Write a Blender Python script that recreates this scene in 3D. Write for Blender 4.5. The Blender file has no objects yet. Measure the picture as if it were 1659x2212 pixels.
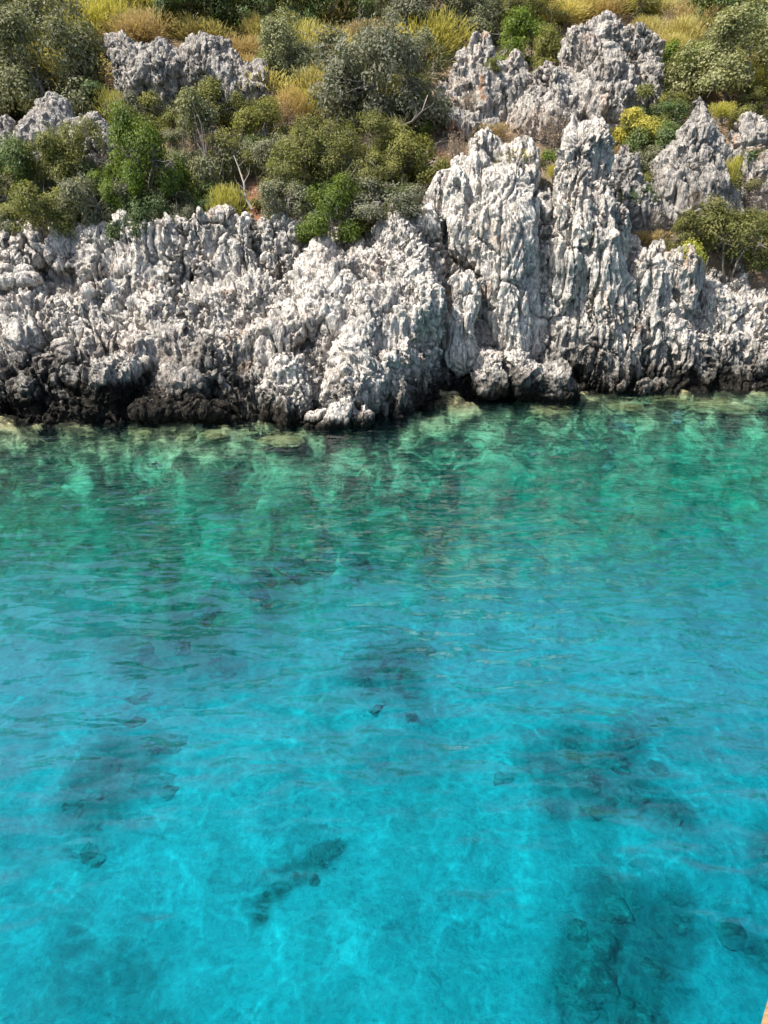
import bpy, math, random
import numpy as np

# ------------------------------------------------------------------ camera, sky, sun, exposure
SC = bpy.context.scene
COL = SC.collection
CAM_H, PITCH, LENS = 4.5, math.radians(22.0), 26.0
cd = bpy.data.cameras.new('camera'); cam = bpy.data.objects.new('camera', cd); COL.objects.link(cam)
cd.sensor_fit = 'VERTICAL'; cd.sensor_height = 36.0; cd.lens = LENS
cd.clip_start = 0.05; cd.clip_end = 2000
cam.location = (0, 0, CAM_H); cam.rotation_euler = (math.pi/2 - PITCH, 0, 0)
SC.camera = cam

SUN_EL, SUN_AZ = math.radians(56), math.radians(-109)     # azimuth clockwise from +Y: high, from the left
sun_dir = (math.sin(SUN_AZ)*math.cos(SUN_EL), math.cos(SUN_AZ)*math.cos(SUN_EL), math.sin(SUN_EL))
w = bpy.data.worlds.new('World'); SC.world = w; w.use_nodes = True
nt = w.node_tree; nt.nodes.clear()
sky = nt.nodes.new('ShaderNodeTexSky'); sky.sky_type = 'NISHITA'; sky.sun_disc = False
sky.sun_elevation = SUN_EL; sky.sun_rotation = SUN_AZ; sky.air_density = 1.0; sky.dust_density = 2.6
bg = nt.nodes.new('ShaderNodeBackground'); bg.inputs['Strength'].default_value = 0.125
wo = nt.nodes.new('ShaderNodeOutputWorld')
nt.links.new(sky.outputs[0], bg.inputs[0]); nt.links.new(bg.outputs[0], wo.inputs[0])
sl = bpy.data.lights.new('sun', 'SUN'); sl.energy = 5.0; sl.angle = math.radians(0.53); sl.color = (1.0, 0.94, 0.855)
so = bpy.data.objects.new('sun', sl); COL.objects.link(so)
from mathutils import Vector
so.rotation_euler = Vector(sun_dir).to_track_quat('Z', 'Y').to_euler(); so.location = (-20, 0, 40)
SC.view_settings.view_transform = 'Standard'; SC.view_settings.look = 'None'
SC.view_settings.exposure = 0.60; SC.view_settings.gamma = 1.0
SC.render.engine = 'CYCLES'
cy = SC.cycles
cy.max_bounces = 6; cy.diffuse_bounces = 2; cy.glossy_bounces = 3; cy.transmission_bounces = 6
cy.transparent_max_bounces = 8; cy.volume_bounces = 0
cy.caustics_reflective = False; cy.caustics_refractive = True
cy.use_denoising = True; cy.use_adaptive_sampling = True; cy.adaptive_threshold = 0.02
cy.sample_clamp_indirect = 4.0; cy.sample_clamp_direct = 3.0

# ------------------------------------------------------------------ picture helpers: where things stand
FP, CX, CY = 2212/2/math.tan(math.atan(18/LENS)), 829.5, 1106.0
CP, SP = math.cos(PITCH), math.sin(PITCH)
def ray(u, v):
    X, V = (u-CX)/FP, (CY-v)/FP
    return np.array([X, CP+V*SP, -SP+V*CP])
def at(u, v, y):
    d = ray(u, v); t = y/d[1]
    return np.array([d[0]*t, y, CAM_H+d[2]*t])
def mpp(u, v, y):                       # metres per photo unit at that depth
    d = ray(u, v); return (y/d[1])/FP

# ------------------------------------------------------------------ noise
def _h(ix, iy, iz, s):
    n = (ix.astype(np.uint32)*np.uint32(374761393) + iy.astype(np.uint32)*np.uint32(668265263)
         + iz.astype(np.uint32)*np.uint32(2147483647) + np.uint32((s*1274126177) & 0xffffffff))
    n = (n ^ (n >> np.uint32(13)))*np.uint32(1274126177)
    n = (n ^ (n >> np.uint32(16)))*np.uint32(2246822519)
    return n ^ (n >> np.uint32(15))
def _f(n): return (n & np.uint32(0xffffff)).astype(np.float32)/np.float32(16777216.0)
def vnoise(P, s=0):                     # value noise in -1..1
    P = P.astype(np.float32); I = np.floor(P).astype(np.int64); F = P-I
    F = F*F*F*(F*(F*6-15)+10); I = I.astype(np.int32)
    r = np.zeros(len(P), np.float32)
    for a in (0, 1):
        wx = F[:, 0] if a else 1-F[:, 0]
        for b in (0, 1):
            wy = F[:, 1] if b else 1-F[:, 1]
            for c in (0, 1):
                wz = F[:, 2] if c else 1-F[:, 2]
                r += wx*wy*wz*_f(_h(I[:, 0]+a, I[:, 1]+b, I[:, 2]+c, s))
    return r*2-1
def fbm(P, o=4, s=0, g=0.5):
    r = np.zeros(len(P), np.float32); a = 1.0; t = 0
    for i in range(o):
        r += a*vnoise(P*(2.03**i)+i*17.3, s+i); t += a; a *= g
    return r/t
def worley(P, s=0):                     # F1, F2, cell random
    P = P.astype(np.float32); I = np.floor(P).astype(np.int32); F = P-I
    f1 = np.full(len(P), 9, np.float32); f2 = f1.copy(); cid = np.zeros(len(P), np.float32)
    for a in (-1, 0, 1):
        for b in (-1, 0, 1):
            for c in (-1, 0, 1):
                n = _h(I[:, 0]+a, I[:, 1]+b, I[:, 2]+c, s)
                dx = a+_f(n)-F[:, 0]
                n2 = (n*np.uint32(2654435761)) ^ (n >> np.uint32(7)); dy = b+_f(n2)-F[:, 1]
                n3 = (n2*np.uint32(2246822519)) ^ (n2 >> np.uint32(9)); dz = c+_f(n3)-F[:, 2]
                d = dx*dx+dy*dy+dz*dz
                m = d < f1
                f2 = np.where(m, f1, np.minimum(f2, d)); f1 = np.where(m, d, f1)
                cid = np.where(m, _f(n3 >> np.uint32(3)), cid)
    return np.sqrt(f1), np.sqrt(f2), cid
def sst(a, b, x):
    t = np.clip((x-a)/(b-a), 0, 1); return t*t*(3-2*t)

# ------------------------------------------------------------------ materials
def mat(name):
    m = bpy.data.materials.new(name); m.use_nodes = True; m.node_tree.nodes.clear()
    return m, m.node_tree
class N:
    def __init__(s, t): s.t = t
    def __call__(s, kind, **k):
        n = s.t.nodes.new('ShaderNode'+kind)
        for a, b in k.items():
            if a in ('ins',):
                for kk, vv in b.items():
                    if isinstance(vv, bpy.types.NodeSocket): s.t.links.new(vv, n.inputs[kk])
                    else: n.inputs[kk].default_value = vv
            else: setattr(n, a, b)
        return n
    def ramp(s, fac, pts, interp='LINEAR'):
        n = s.t.nodes.new('ShaderNodeValToRGB'); n.color_ramp.interpolation = interp
        e = n.color_ramp.elements
        while len(e) < len(pts): e.new(0.5)
        for i, (p, c) in enumerate(pts):
            e[i].position = p; e[i].color = tuple(c)+(1,) if len(c) == 3 else c
        s.t.links.new(fac, n.inputs[0]); return n.outputs[0]
    def math(s, op, a, b=None, clamp=False):
        n = s.t.nodes.new('ShaderNodeMath'); n.operation = op; n.use_clamp = clamp
        for i, q in enumerate((a, b)):
            if q is None: continue
            if isinstance(q, bpy.types.NodeSocket): s.t.links.new(q, n.inputs[i])
            else: n.inputs[i].default_value = q
        return n.outputs[0]
    def mix(s, fac, a, b, blend='MIX'):
        n = s.t.nodes.new('ShaderNodeMix'); n.data_type = 'RGBA'; n.blend_type = blend
        for i, q in ((0, fac), (6, a), (7, b)):
            if isinstance(q, bpy.types.NodeSocket): s.t.links.new(q, n.inputs[i])
            else: n.inputs[i].default_value = (tuple(q)+(1,) if (isinstance(q, tuple) and len(q) == 3) else q)
        return n.outputs[2]
    def noise(s, vec, scale, detail=4, rough=0.55, dist=0.0):
        n = s.t.nodes.new('ShaderNodeTexNoise'); n.inputs['Scale'].default_value = scale
        n.inputs['Detail'].default_value = detail; n.inputs['Roughness'].default_value = rough
        n.inputs['Distortion'].default_value = dist
        s.t.links.new(vec, n.inputs['Vector']); return n.outputs['Fac']
    def vor(s, vec, scale, feature='F1', rnd=1.0):
        n = s.t.nodes.new('ShaderNodeTexVoronoi'); n.feature = feature
        n.inputs['Scale'].default_value = scale; n.inputs['Randomness'].default_value = rnd
        s.t.links.new(vec, n.inputs['Vector']); return n.outputs['Distance']
    def scale(s, vec, k, loc=(0, 0, 0)):
        n = s.t.nodes.new('ShaderNodeMapping'); n.inputs['Scale'].default_value = k
        n.inputs['Location'].default_value = loc
        s.t.links.new(vec, n.inputs['Vector']); return n.outputs[0]

def rock_material(name, algae=True, light=1.0, pink=0.38, streak=0.36, lo=0.32, hi=1.55):
    m, t = mat(name); n = N(t)
    pos = n('NewGeometry').outputs['Position']
    big = n.noise(pos, 0.45, 4, 0.6); mid = n.noise(pos, 2.2, 5, 0.65)
    fine = n.noise(n.scale(pos, (1, 1, 0.5)), 14, 5, 0.7)
    c = n.ramp(mid, [(0.28, (0.34*light, 0.33*light, 0.32*light)), (0.45, (0.60*light, 0.565*light, 0.51*light)),
                     (0.60, (0.76*light, 0.71*light, 0.63*light))])
    pk = n.ramp(n.noise(pos, 0.9, 5, 0.6, 0.6), [(0.50, (0, 0, 0)), (0.68, (1, 1, 1))])
    c = n.mix(n.math('MULTIPLY', pk, pink), c, (0.66*light, 0.51*light, 0.41*light))
    rd = n.ramp(n.noise(n.scale(pos, (1, 1, 0.6), (7, 3, 1)), 0.8, 6, 0.7), [(0.60, (0, 0, 0)), (0.70, (1, 1, 1))])
    c = n.mix(n.math('MULTIPLY', rd, 0.6*pink/0.35), c, (0.42, 0.22, 0.11))
    # grey lichen and dark run-off streaks down the faces
    st = n.ramp(n.noise(n.scale(pos, (1, 1, 0.16)), 5.0, 5, 0.65), [(0.50, (0, 0, 0)), (0.66, (1, 1, 1))])
    st = n.math('MULTIPLY', st, n.ramp(big, [(0.40, (0.25, 0.25, 0.25)), (0.6, (1, 1, 1))]))
    c = n.mix(n.math('MULTIPLY', st, streak), c, (0.17, 0.17, 0.175))
    sp = n.ramp(fine, [(0.34, (0.35, 0.35, 0.36)), (0.5, (1, 1, 1)), (0.72, (1.12, 1.11, 1.09))])
    c = n.mix(0.85, c, sp, 'MULTIPLY')
    ln = n.math('ABSOLUTE', n.math('SUBTRACT', n.noise(n.scale(pos, (1, 1, 0.13)), 7.5, 3, 0.6, 0.3), 0.5))
    ln = n.ramp(ln, [(0.0, (1, 1, 1)), (0.035, (0, 0, 0))])
    lm = n.ramp(n.noise(pos, 1.3, 3, 0.6), [(0.42, (0, 0, 0)), (0.58, (1, 1, 1))])
    c = n.mix(n.math('MULTIPLY', n.math('MULTIPLY', ln, lm), 0.62), c, (0.085, 0.085, 0.085))   # black lichen and the shade of narrow pits, both painted along the rain runnels
    if algae:                                   # black tide-mark of algae above the water
        sep = n('SeparateXYZ', ins={0: pos})
        e = n.math('MULTIPLY', n.math('SUBTRACT', n.noise(pos, 0.55, 3, 0.5), 0.5), 2.6)
        e2 = n.math('MULTIPLY', n.math('SUBTRACT', n.noise(n.scale(pos, (1, 1, 0.45)), 5.5, 5, 0.7), 0.5), 2.2)
        at_ = n('Attribute', attribute_name='tide')
        h = n.math('ADD', n.math('ADD', n.math('DIVIDE', sep.outputs[2], at_.outputs['Fac']), e), e2)
        h = n.math('MULTIPLY', h, 0.5); lo, hi = lo/2, hi/2
        a = n.ramp(h, [(lo, (1, 1, 1)), (hi, (0, 0, 0))])
        ac = n.ramp(n.noise(pos, 9, 4, 0.6), [(0.35, (0.012, 0.012, 0.011)), (0.6, (0.035, 0.031, 0.024)), (0.75, (0.085, 0.07, 0.045))])
        c = n.mix(a, c, ac)
    b1 = n.vor(n.scale(pos, (1, 1, 0.55)), 13, 'SMOOTH_F1'); b2 = n.noise(pos, 38, 4, 0.7); b3 = n.vor(n.scale(pos, (1, 1, 0.6)), 30)
    hgt = n.math('ADD', n.math('MULTIPLY', b1, -1.0), n.math('ADD', n.math('MULTIPLY', b2, 0.6), n.math('MULTIPLY', b3, -0.35)))
    hgt = n.math('ADD', hgt, n.math('MULTIPLY', ln, -0.8))
    bump = n('Bump', ins={'Strength': 0.9, 'Distance': 0.05, 'Height': hgt})
    p = n('BsdfPrincipled', ins={'Base Color': c, 'Roughness': 0.9, 'Normal': bump.outputs[0]})
    p.inputs['Specular IOR Level'].default_value = 0.15
    o = n('OutputMaterial'); t.links.new(p.outputs[0], o.inputs[0]); return m

def leaf_material(name, cols, trans=0.35, rough=0.5, spec=0.3, tcol=None):
    m, t = mat(name); n = N(t)
    tone = n('Attribute', attribute_name='tone').outputs['Fac']
    oi = n('ObjectInfo').outputs['Random']
    c = n.ramp(tone, [(0.0, cols[0]), (0.55, cols[1]), (1.0, cols[2])])
    c = n.mix(1.0, c, n.ramp(oi, [(0, (0.82, 0.80, 0.80)), (0.5, (1, 1, 1)), (1, (1.18, 1.14, 1.0))]), 'MULTIPLY')
    p = n('BsdfPrincipled', ins={'Base Color': c, 'Roughness': rough}); p.inputs['Specular IOR Level'].default_value = spec
    tr = n('BsdfTranslucent', ins={'Color': n.mix(1.0, c, tcol or (1.15, 1.2, 0.6), 'MULTIPLY')})
    mx = n('MixShader', ins={0: trans, 1: p.outputs[0], 2: tr.outputs[0]})
    o = n('OutputMaterial'); t.links.new(mx.outputs[0], o.inputs[0]); return m

def wood_material(name, a, b):
    m, t = mat(name); n = N(t)
    pos = n('NewGeometry').outputs['Position']
    c = n.ramp(n.noise(pos, 6, 4), [(0.35, a), (0.65, b)])
    p = n('BsdfPrincipled', ins={'Base Color': c, 'Roughness': 0.85})
    o = n('OutputMaterial'); t.links.new(p.outputs[0], o.inputs[0]); return m

M_ROCK = rock_material('limestone')
M_ROCK_WHITE = rock_material('limestone_white', light=1.12, pink=0.30, streak=0.35)
M_ROCK_GREY = rock_material('limestone_grey', algae=False, light=0.70, pink=0.25, streak=0.75)
M_ROCK_PINK = rock_material('limestone_pink', algae=False, light=0.78, pink=0.7, streak=0.6)
LEAF = {
 'silver': leaf_material('leaf_silver', [(0.130, 0.148, 0.070), (0.245, 0.260, 0.135), (0.38, 0.385, 0.235)], 0.25, 0.6, 0.25),
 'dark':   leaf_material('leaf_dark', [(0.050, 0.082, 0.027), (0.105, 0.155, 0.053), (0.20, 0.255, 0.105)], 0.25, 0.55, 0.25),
 'olive':  leaf_material('leaf_olive', [(0.105, 0.118, 0.036), (0.205, 0.215, 0.066), (0.33, 0.315, 0.115)], 0.32, 0.6, 0.2),
 'green':  leaf_material('leaf_green', [(0.070, 0.115, 0.020), (0.165, 0.240, 0.040), (0.29, 0.36, 0.075)], 0.38, 0.55, 0.25),
 'lime':   leaf_material('leaf_lime', [(0.24, 0.26, 0.04), (0.44, 0.45, 0.09), (0.60, 0.57, 0.17)], 0.35, 0.6, 0.2),
 'gold':   leaf_material('stem_gold', [(0.34, 0.275, 0.075), (0.58, 0.505, 0.16), (0.74, 0.67, 0.28)], 0.40, 0.7, 0.1, (1.0, 1.0, 0.8)),
 'ygreen': leaf_material('stem_yellow_green', [(0.27, 0.25, 0.05), (0.50, 0.47, 0.10), (0.66, 0.60, 0.17)], 0.40, 0.7, 0.1, (1.0, 1.0, 0.8)),
 'brown':  leaf_material('stem_rust', [(0.24, 0.165, 0.07), (0.47, 0.355, 0.15), (0.62, 0.50, 0.25)], 0.38, 0.75, 0.1, (1.0, 0.95, 0.75)),
 'dry':    leaf_material('stem_dry', [(0.27, 0.205, 0.145), (0.44, 0.345, 0.25), (0.56, 0.46, 0.35)], 0.25, 0.8, 0.1, (1.1, 0.9, 0.7)),
 'grey':   leaf_material('leaf_grey', [(0.115, 0.125, 0.078), (0.20, 0.21, 0.138), (0.31, 0.31, 0.215)], 0.25, 0.6, 0.25),
}
M_WOOD = wood_material('grey_bark', (0.16, 0.14, 0.12), (0.34, 0.31, 0.275))
M_BONE = wood_material('bleached_wood', (0.26, 0.235, 0.20), (0.42, 0.38, 0.33))

# ------------------------------------------------------------------ mesh helpers
def raw_mesh(name, V, F, smooth=True, material=None, tone=None, tide=None):
    V = np.asarray(V, np.float32); F = np.asarray(F, np.int32); k = F.shape[1]
    me = bpy.data.meshes.new(name)
    me.vertices.add(len(V)); me.vertices.foreach_set('co', V.ravel())
    me.loops.add(F.size); me.loops.foreach_set('vertex_index', F.ravel())
    me.polygons.add(len(F)); me.polygons.foreach_set('loop_start', np.arange(0, F.size, k, dtype=np.int32))
    me.update(calc_edges=True)
    if smooth: me.polygons.foreach_set('use_smooth', np.ones(len(F), bool))
    for nm, arr in (('tone', tone), ('tide', tide)):
        if arr is not None:
            a = me.attributes.new(nm, 'FLOAT', 'POINT'); a.data.foreach_set('value', np.asarray(arr, np.float32))
    if material: me.materials.append(material)
    return me
def obj(name, me, parent=None, loc=None, **props):
    o = bpy.data.objects.new(name, me); COL.objects.link(o)
    if parent: o.parent = parent
    if loc is not None: o.location = loc
    for k, v in props.items(): o[k] = v
    return o
def normals(V, F):
    V = V.astype(np.float32)
    n = np.cross(V[F[:, 2]]-V[F[:, 0]], V[F[:, 3]]-V[F[:, 1]])
    r = np.zeros_like(V)
    for k in range(4):
        for c in range(3): r[:, c] += np.bincount(F[:, k], n[:, c], len(V)).astype(np.float32)
    return r/(np.linalg.norm(r, axis=1, keepdims=True)+1e-12)

def surface_nets(F, org, d):
    S = F < 0; nx, ny, nz = F.shape
    cnt = np.zeros((nx-1, ny-1, nz-1), np.int8)
    for a in (0, 1):
        for b in (0, 1):
            for c in (0, 1): cnt += S[a:nx-1+a, b:ny-1+b, c:nz-1+c]
    act = (cnt > 0) & (cnt < 8)
    I = np.argwhere(act); idx = np.full(act.shape, -1, np.int32); idx[act] = np.arange(len(I))
    acc = np.zeros((len(I), 3)); num = np.zeros(len(I))
    C = [(a, b, c) for a in (0, 1) for b in (0, 1) for c in (0, 1)]
    for p in C:
        for ax in range(3):
            if p[ax]: continue
            q = list(p); q[ax] = 1
            f0 = F[I[:, 0]+p[0], I[:, 1]+p[1], I[:, 2]+p[2]]; f1 = F[I[:, 0]+q[0], I[:, 1]+q[1], I[:, 2]+q[2]]
            m = (f0 < 0) != (f1 < 0)
            t = np.where(m, f0/np.where(m, f0-f1, 1), 0)
            for k in range(3): acc[:, k] += np.where(m, p[k]+(t if k == ax else 0), 0)
            num += m
    V = (I+acc/num[:, None])*d+np.asarray(org)
    Q = []
    for ax in range(3):
        o1, o2 = [(1, 2), (2, 0), (0, 1)][ax]
        A = np.moveaxis(S, (ax, o1, o2), (0, 1, 2)); J = np.moveaxis(idx, (ax, o1, o2), (0, 1, 2))
        E = np.argwhere(A[:-1, 1:-1, 1:-1] != A[1:, 1:-1, 1:-1])
        if not len(E): continue
        i, j, k = E[:, 0], E[:, 1]+1, E[:, 2]+1
        q = np.stack([J[i, j-1, k-1], J[i, j, k-1], J[i, j, k], J[i, j-1, k]], 1)
        fl = ~A[i, j, k]; q[fl] = q[fl][:, ::-1]; Q.append(q)
    return V, np.concatenate(Q)

def subsurf(V, F, lv):
    me = raw_mesh('tmp', V, F); o = bpy.data.objects.new('tmp', me); COL.objects.link(o)
    md = o.modifiers.new('s', 'SUBSURF'); md.levels = lv; md.render_levels = lv
    ev = o.evaluated_get(bpy.context.evaluated_depsgraph_get()); m2 = ev.to_mesh()
    V2 = np.empty(len(m2.vertices)*3, np.float32); m2.vertices.foreach_get('co', V2)
    F2 = np.empty(len(m2.loops), np.int32); m2.loops.foreach_get('vertex_index', F2)
    ev.to_mesh_clear(); bpy.data.objects.remove(o); bpy.data.meshes.remove(me)
    return V2.reshape(-1, 3), F2.reshape(-1, 4)

# ------------------------------------------------------------------ lie of the land (metres): profiles y -> z at stations along x
PROF = [
 (-45, [(14, -1.5), (16.9, 0), (18.5, 1.9), (20.5, 2.9), (22, 4.2), (26, 6.2), (30, 8.3), (40, 13.8), (60, 28), (90, 45)]),
 (-11, [(14, -1.5), (16.6, -0.2), (17.1, 0.5), (17.7, 1.15), (18.6, 1.75), (20.3, 2.75), (21.2, 3.0), (21.9, 4.0), (26, 6.2), (30, 8.3), (40, 13.8), (60, 28), (90, 45)]),
 (-5, [(14, -1.5), (16.8, -0.2), (17.2, 0.55), (18.0, 1.15), (19.2, 1.95), (20.6, 2.75), (21.5, 3.2), (21.9, 4.1), (26, 6.2), (30, 8.3), (40, 13.8), (60, 28), (90, 45)]),
 (-2, [(14, -1.6), (17.10, -0.3), (17.50, 0.7), (18.30, 1.35), (19.3, 2.35), (20.8, 3.4), (21.6, 4.1), (26, 6.3), (30, 8.4), (40, 13.8), (60, 28), (90, 45)]),
 (0.3, [(14, -1.8), (17.20, -0.5), (17.50, 0.9), (18.10, 1.6), (18.6, 2.3), (19.8, 3.2), (21.0, 4.1), (26, 6.4), (30, 8.6), (40, 13.8), (60, 28), (90, 45)]),
 (0.9, [(14, -2), (17.7, -1), (18.3, 1.0), (18.9, 2.2), (19.8, 3.0), (21.2, 4.1), (26, 6.4), (30, 8.6), (40, 13.8), (60, 28), (90, 45)]),
 (1.6, [(14, -2), (18.9, -1), (19.4, 0.2), (20.1, 1.0), (20.8, 2.0), (21.5, 3.9), (26, 6.4), (30, 8.6), (40, 13.8), (60, 28), (90, 45)]),
 (2.4, [(14, -2), (18.5, -1), (19.8, 0.3), (20.4, 1.6), (21.2, 3.6), (22.0, 4.8), (26, 6.5), (30, 8.6), (40, 13.8), (60, 28), (90, 45)]),
 (4.3, [(14, -2), (18.7, -0.8), (20.0, 0.4), (20.7, 2.5), (21.4, 4.6), (22.6, 5.6), (26, 6.6), (30, 8.6), (40, 13.8), (60, 28), (90, 45)]),
 (6.3, [(14, -2), (19.75, -0.5), (20.35, 0.8), (21.05, 2.6), (21.95, 3.8), (23, 4.6), (26, 6.2), (30, 8.6), (40, 13.8), (60, 28), (90, 45)]),
 (8.2, [(14, -2), (19.85, -0.5), (20.55, 0.8), (21.15, 2.2), (21.95, 3.3), (23, 4.2), (26, 6.0), (30, 8.6), (40, 13.8), (60, 28), (90, 45)]),
 (11, [(14, -2), (20.15, -0.3), (20.55, 0.5), (21.45, 1.7), (22.35, 2.8), (23, 3.9), (26, 6.0), (30, 8.6), (40, 13.8), (60, 28), (90, 45)]),
 (45, [(14, -2), (20.15, -0.3), (21.55, 1.9), (22, 3), (26, 6.0), (30, 8.6), (40, 13.8), (60, 28), (90, 45)]),
]
PX_ = np.array([p[0] for p in PROF])
def land(x, y):
    x = np.asarray(x, float); y = np.asarray(y, float); x, y = np.broadcast_arrays(x, y)
    Z = np.stack([np.interp(y, [a for a, b in p[1]], [b for a, b in p[1]]) for p in PROF])
    i = np.clip(np.searchsorted(PX_, x)-1, 0, len(PX_)-2)
    t = np.clip((x-PX_[i])/(PX_[i+1]-PX_[i]), 0, 1); t = t*t*(3-2*t)
    a = np.take_along_axis(Z.reshape(len(PROF), -1), i.reshape(1, -1), 0).reshape(x.shape)
    b = np.take_along_axis(Z.reshape(len(PROF), -1), i.reshape(1, -1)+1, 0).reshape(x.shape)
    return a*(1-t)+b*t
# ------------------------------------------------------------------ rock
def facets(P, size, s):                # broken facets: each cell a tilted plane; offset, distance to the joint
    Q = P/size; f1, f2, c = worley(Q, s)
    t = np.stack([vnoise(np.stack([c*91.7, c*37.1+k*5.3, c*13.0], 1), 5+k) for k in range(3)], 1)
    I = np.floor(Q)+0.5
    return (c-0.5)+0.9*((Q-I)*t).sum(1), f2-f1
def slit(P, f, zf, wd, s):
    g = vnoise(P*np.array([f, f, zf], np.float32), s)
    return np.exp(-(g/wd)**2)
def rock_detail(V, F, amp=1.0, tall=1.0, flute=0.5, seed=0):
    """weathered karst: blocks split by joints, sharp knobs, rain-cut slits"""
    nrm = normals(V, F)
    W = V+0.30*np.stack([fbm(V*0.8+9*k, 3, 50+k+seed) for k in range(3)], 1)
    s = np.array([1, 1, 1/tall], np.float32)
    m1 = sst(-0.4, 0.5, vnoise(V*0.7, 41+seed)); m2 = sst(-0.5, 0.4, vnoise(V*1.3, 42+seed))
    p, j = facets(W*s, 0.8, 1+seed)
    d = 0.15*p-0.34*m1*np.exp(-j/0.035)
    rg = 1-np.abs(fbm(W*s*2.1, 3, 7+seed))*2.2
    d += 0.07*rg
    p, j = facets(W*s, 0.34, 2+seed)
    d += 0.055*p-0.10*m2*np.exp(-j/0.05)
    zf = 1.6/tall
    d -= 0.34*flute*m2*slit(W, 2.3, 0.32*zf, 0.075, 31+seed)
    d -= 0.20*flute*slit(W, 4.6, 0.6*zf, 0.10, 32+seed)
    d += flute*(0.13*(1-np.abs(vnoise(W*np.array([2.9, 2.9, .75*zf], np.float32), 34+seed)))**3+0.08*(1-np.abs(vnoise(W*np.array([6.3, 6.3, 1.5*zf], np.float32), 35+seed)))**3-.05)   # sharp blades
    V = V+nrm*(amp*d)[:, None]
    nrm = normals(V, F)
    W = V+0.07*np.stack([vnoise(V*3.6+9*k, 60+k+seed) for k in range(3)], 1)
    f1, f2, c = worley(W*np.array([1, 1, .45/tall], np.float32)/0.20, 3+seed)      # flakes and knobs parted by dark slits
    j = f2-f1
    m3 = 0.25+0.75*sst(-0.45, 0.35, vnoise(V*np.array([1.1, 1.1, .6], np.float32), 45+seed))
    d = 0.030*(c-0.5)+0.014*np.sqrt(np.clip(j, 0, .6))-0.055*np.exp(-(j/0.10)**2)
    f1, f2, c = worley(W*np.array([1, 1, .55/(.5+.5*tall)], np.float32)/0.105, 4+seed)
    j = f2-f1
    d += 0.018*(c-0.5)+0.010*np.sqrt(np.clip(j, 0, .6))-0.020*np.exp(-(j/0.14)**2)
    p, _ = facets(W*np.array([1, 1, .6/tall], np.float32), 0.13, 6+seed)
    d += 0.030*p-0.05*flute*slit(W, 10, 1.4*zf, 0.12, 33+seed)
    d = d*m3+0.02*fbm(V*6.0, 3, 17+seed)
    return V+nrm*(amp*d)[:, None]

def blob(P, a, b, r1, r2, sy=1.0):
    a = np.asarray(a, float); b = np.asarray(b, float); ab = b-a
    t = np.clip(((P-a)@ab)/max(ab@ab, 1e-9), 0, 1)
    D = P-(a+t[..., None]*ab); D[..., 1] *= sy
    return np.sqrt((D*D).sum(-1))-(r1+(r2-r1)*t)
def smin(a, b, k):
    h = np.clip(0.5+0.5*(b-a)/k, 0, 1); return b*(1-h)+a*h-k*h*(1-h)

def rock(name, parts, label, material, d=0.12, lv=2, k=0.35, amp=1.0, tall=1.6, flute=0.6, seed=0, crev=.34, cuts=(), planes=(), kind=None,
         base=None, bounds=None, tide=0.8, cat='rock', group=None):
    if bounds is None:
        pts = np.array([q for p in parts for q in (np.asarray(p[0])-max(p[2:4]), np.asarray(p[0])+max(p[2:4]),
                                                   np.asarray(p[1])-max(p[2:4]), np.asarray(p[1])+max(p[2:4]))])
        lo, hi = pts.min(0)-3*d-0.1, pts.max(0)+3*d+0.1
    else: lo, hi = np.array(bounds[0], float), np.array(bounds[1], float)
    ax = [np.arange(lo[i], hi[i]+d, d) for i in range(3)]
    G = np.stack(np.meshgrid(*ax, indexing='ij'), -1); sh = G.shape[:3]
    f = base(G) if base else np.full(sh, 9.0)
    for p in parts: f = smin(f, blob(G, p[0], p[1], p[2], p[3], p[4] if len(p) > 4 else 1.0), k)
    Gf = G.reshape(-1, 3)
    f = f+0.16*amp*fbm(Gf*np.array([0.9, 0.9, 0.5]), 3, 90+seed).reshape(sh)
    Gw = Gf+0.35*np.stack([vnoise(Gf*.8, 95+seed), vnoise(Gf*.8+7, 96+seed), 0*Gf[:, 0]], 1)
    g = vnoise(Gw*np.array([1.05, .30, .22 if tall > 1.5 else .4]), 97+seed)      # long crevices running down the slope
    f = f+(crev*np.exp(-(g/.11)**2)-.12*crev*(1-np.abs(g))).reshape(sh)
    for c in cuts: f = np.maximum(f, -blob(G, *c))
    for pt, nr in planes: f = np.maximum(f, (G-np.asarray(pt))@np.asarray(nr))
    V, Q = surface_nets(f, lo, d)
    nq = normals(V, Q)[Q].mean(1); cq = V[Q].mean(1)      # leave out what lies buried in the hill or far under water
    keep = (nq[:, 1] < 0.72) & (cq[:, 2] > -0.75) & (cq[:, 2] > land(cq[:, 0], cq[:, 1])-0.75)
    Q = Q[keep]; used = np.unique(Q); re_ = np.full(len(V), -1); re_[used] = np.arange(len(used)); V, Q = V[used], re_[Q]
    V, Q = subsurf(V, Q, lv)
    V = rock_detail(V, Q, amp, tall, flute, seed)
    if callable(tide): td = tide(V)
    else: td = np.full(len(V), tide)
    c0 = np.array([V[:, 0].mean(), V[:, 1].mean(), V[:, 2].min()], np.float32)
    me = raw_mesh(name, V-c0, Q, True, material, tide=td)
    pr = dict(label=label)
    if kind: pr['kind'] = kind
    else: pr['category'] = cat
    if group: pr['group'] = group
    return obj(name, me, loc=c0, **pr)

def shore_base(G):
    x, y, z = G[..., 0], G[..., 1], G[..., 2]
    h = land(x[:, :, 0], y[:, :, 0])[..., None]
    h = h-1.3*sst(22.0, 23.4, y)
    gx = 0.62
    return (z-h)*gx
def shore_tide(V):      # how high the black band reaches: highest on the left shelf
    return np.interp(V[:, 0], [-12, -8, -4, -1.5, 0, 1.5, 12], [1.25, 1.25, 1.1, 0.8, 0.7, 0.95, 0.9])

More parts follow.
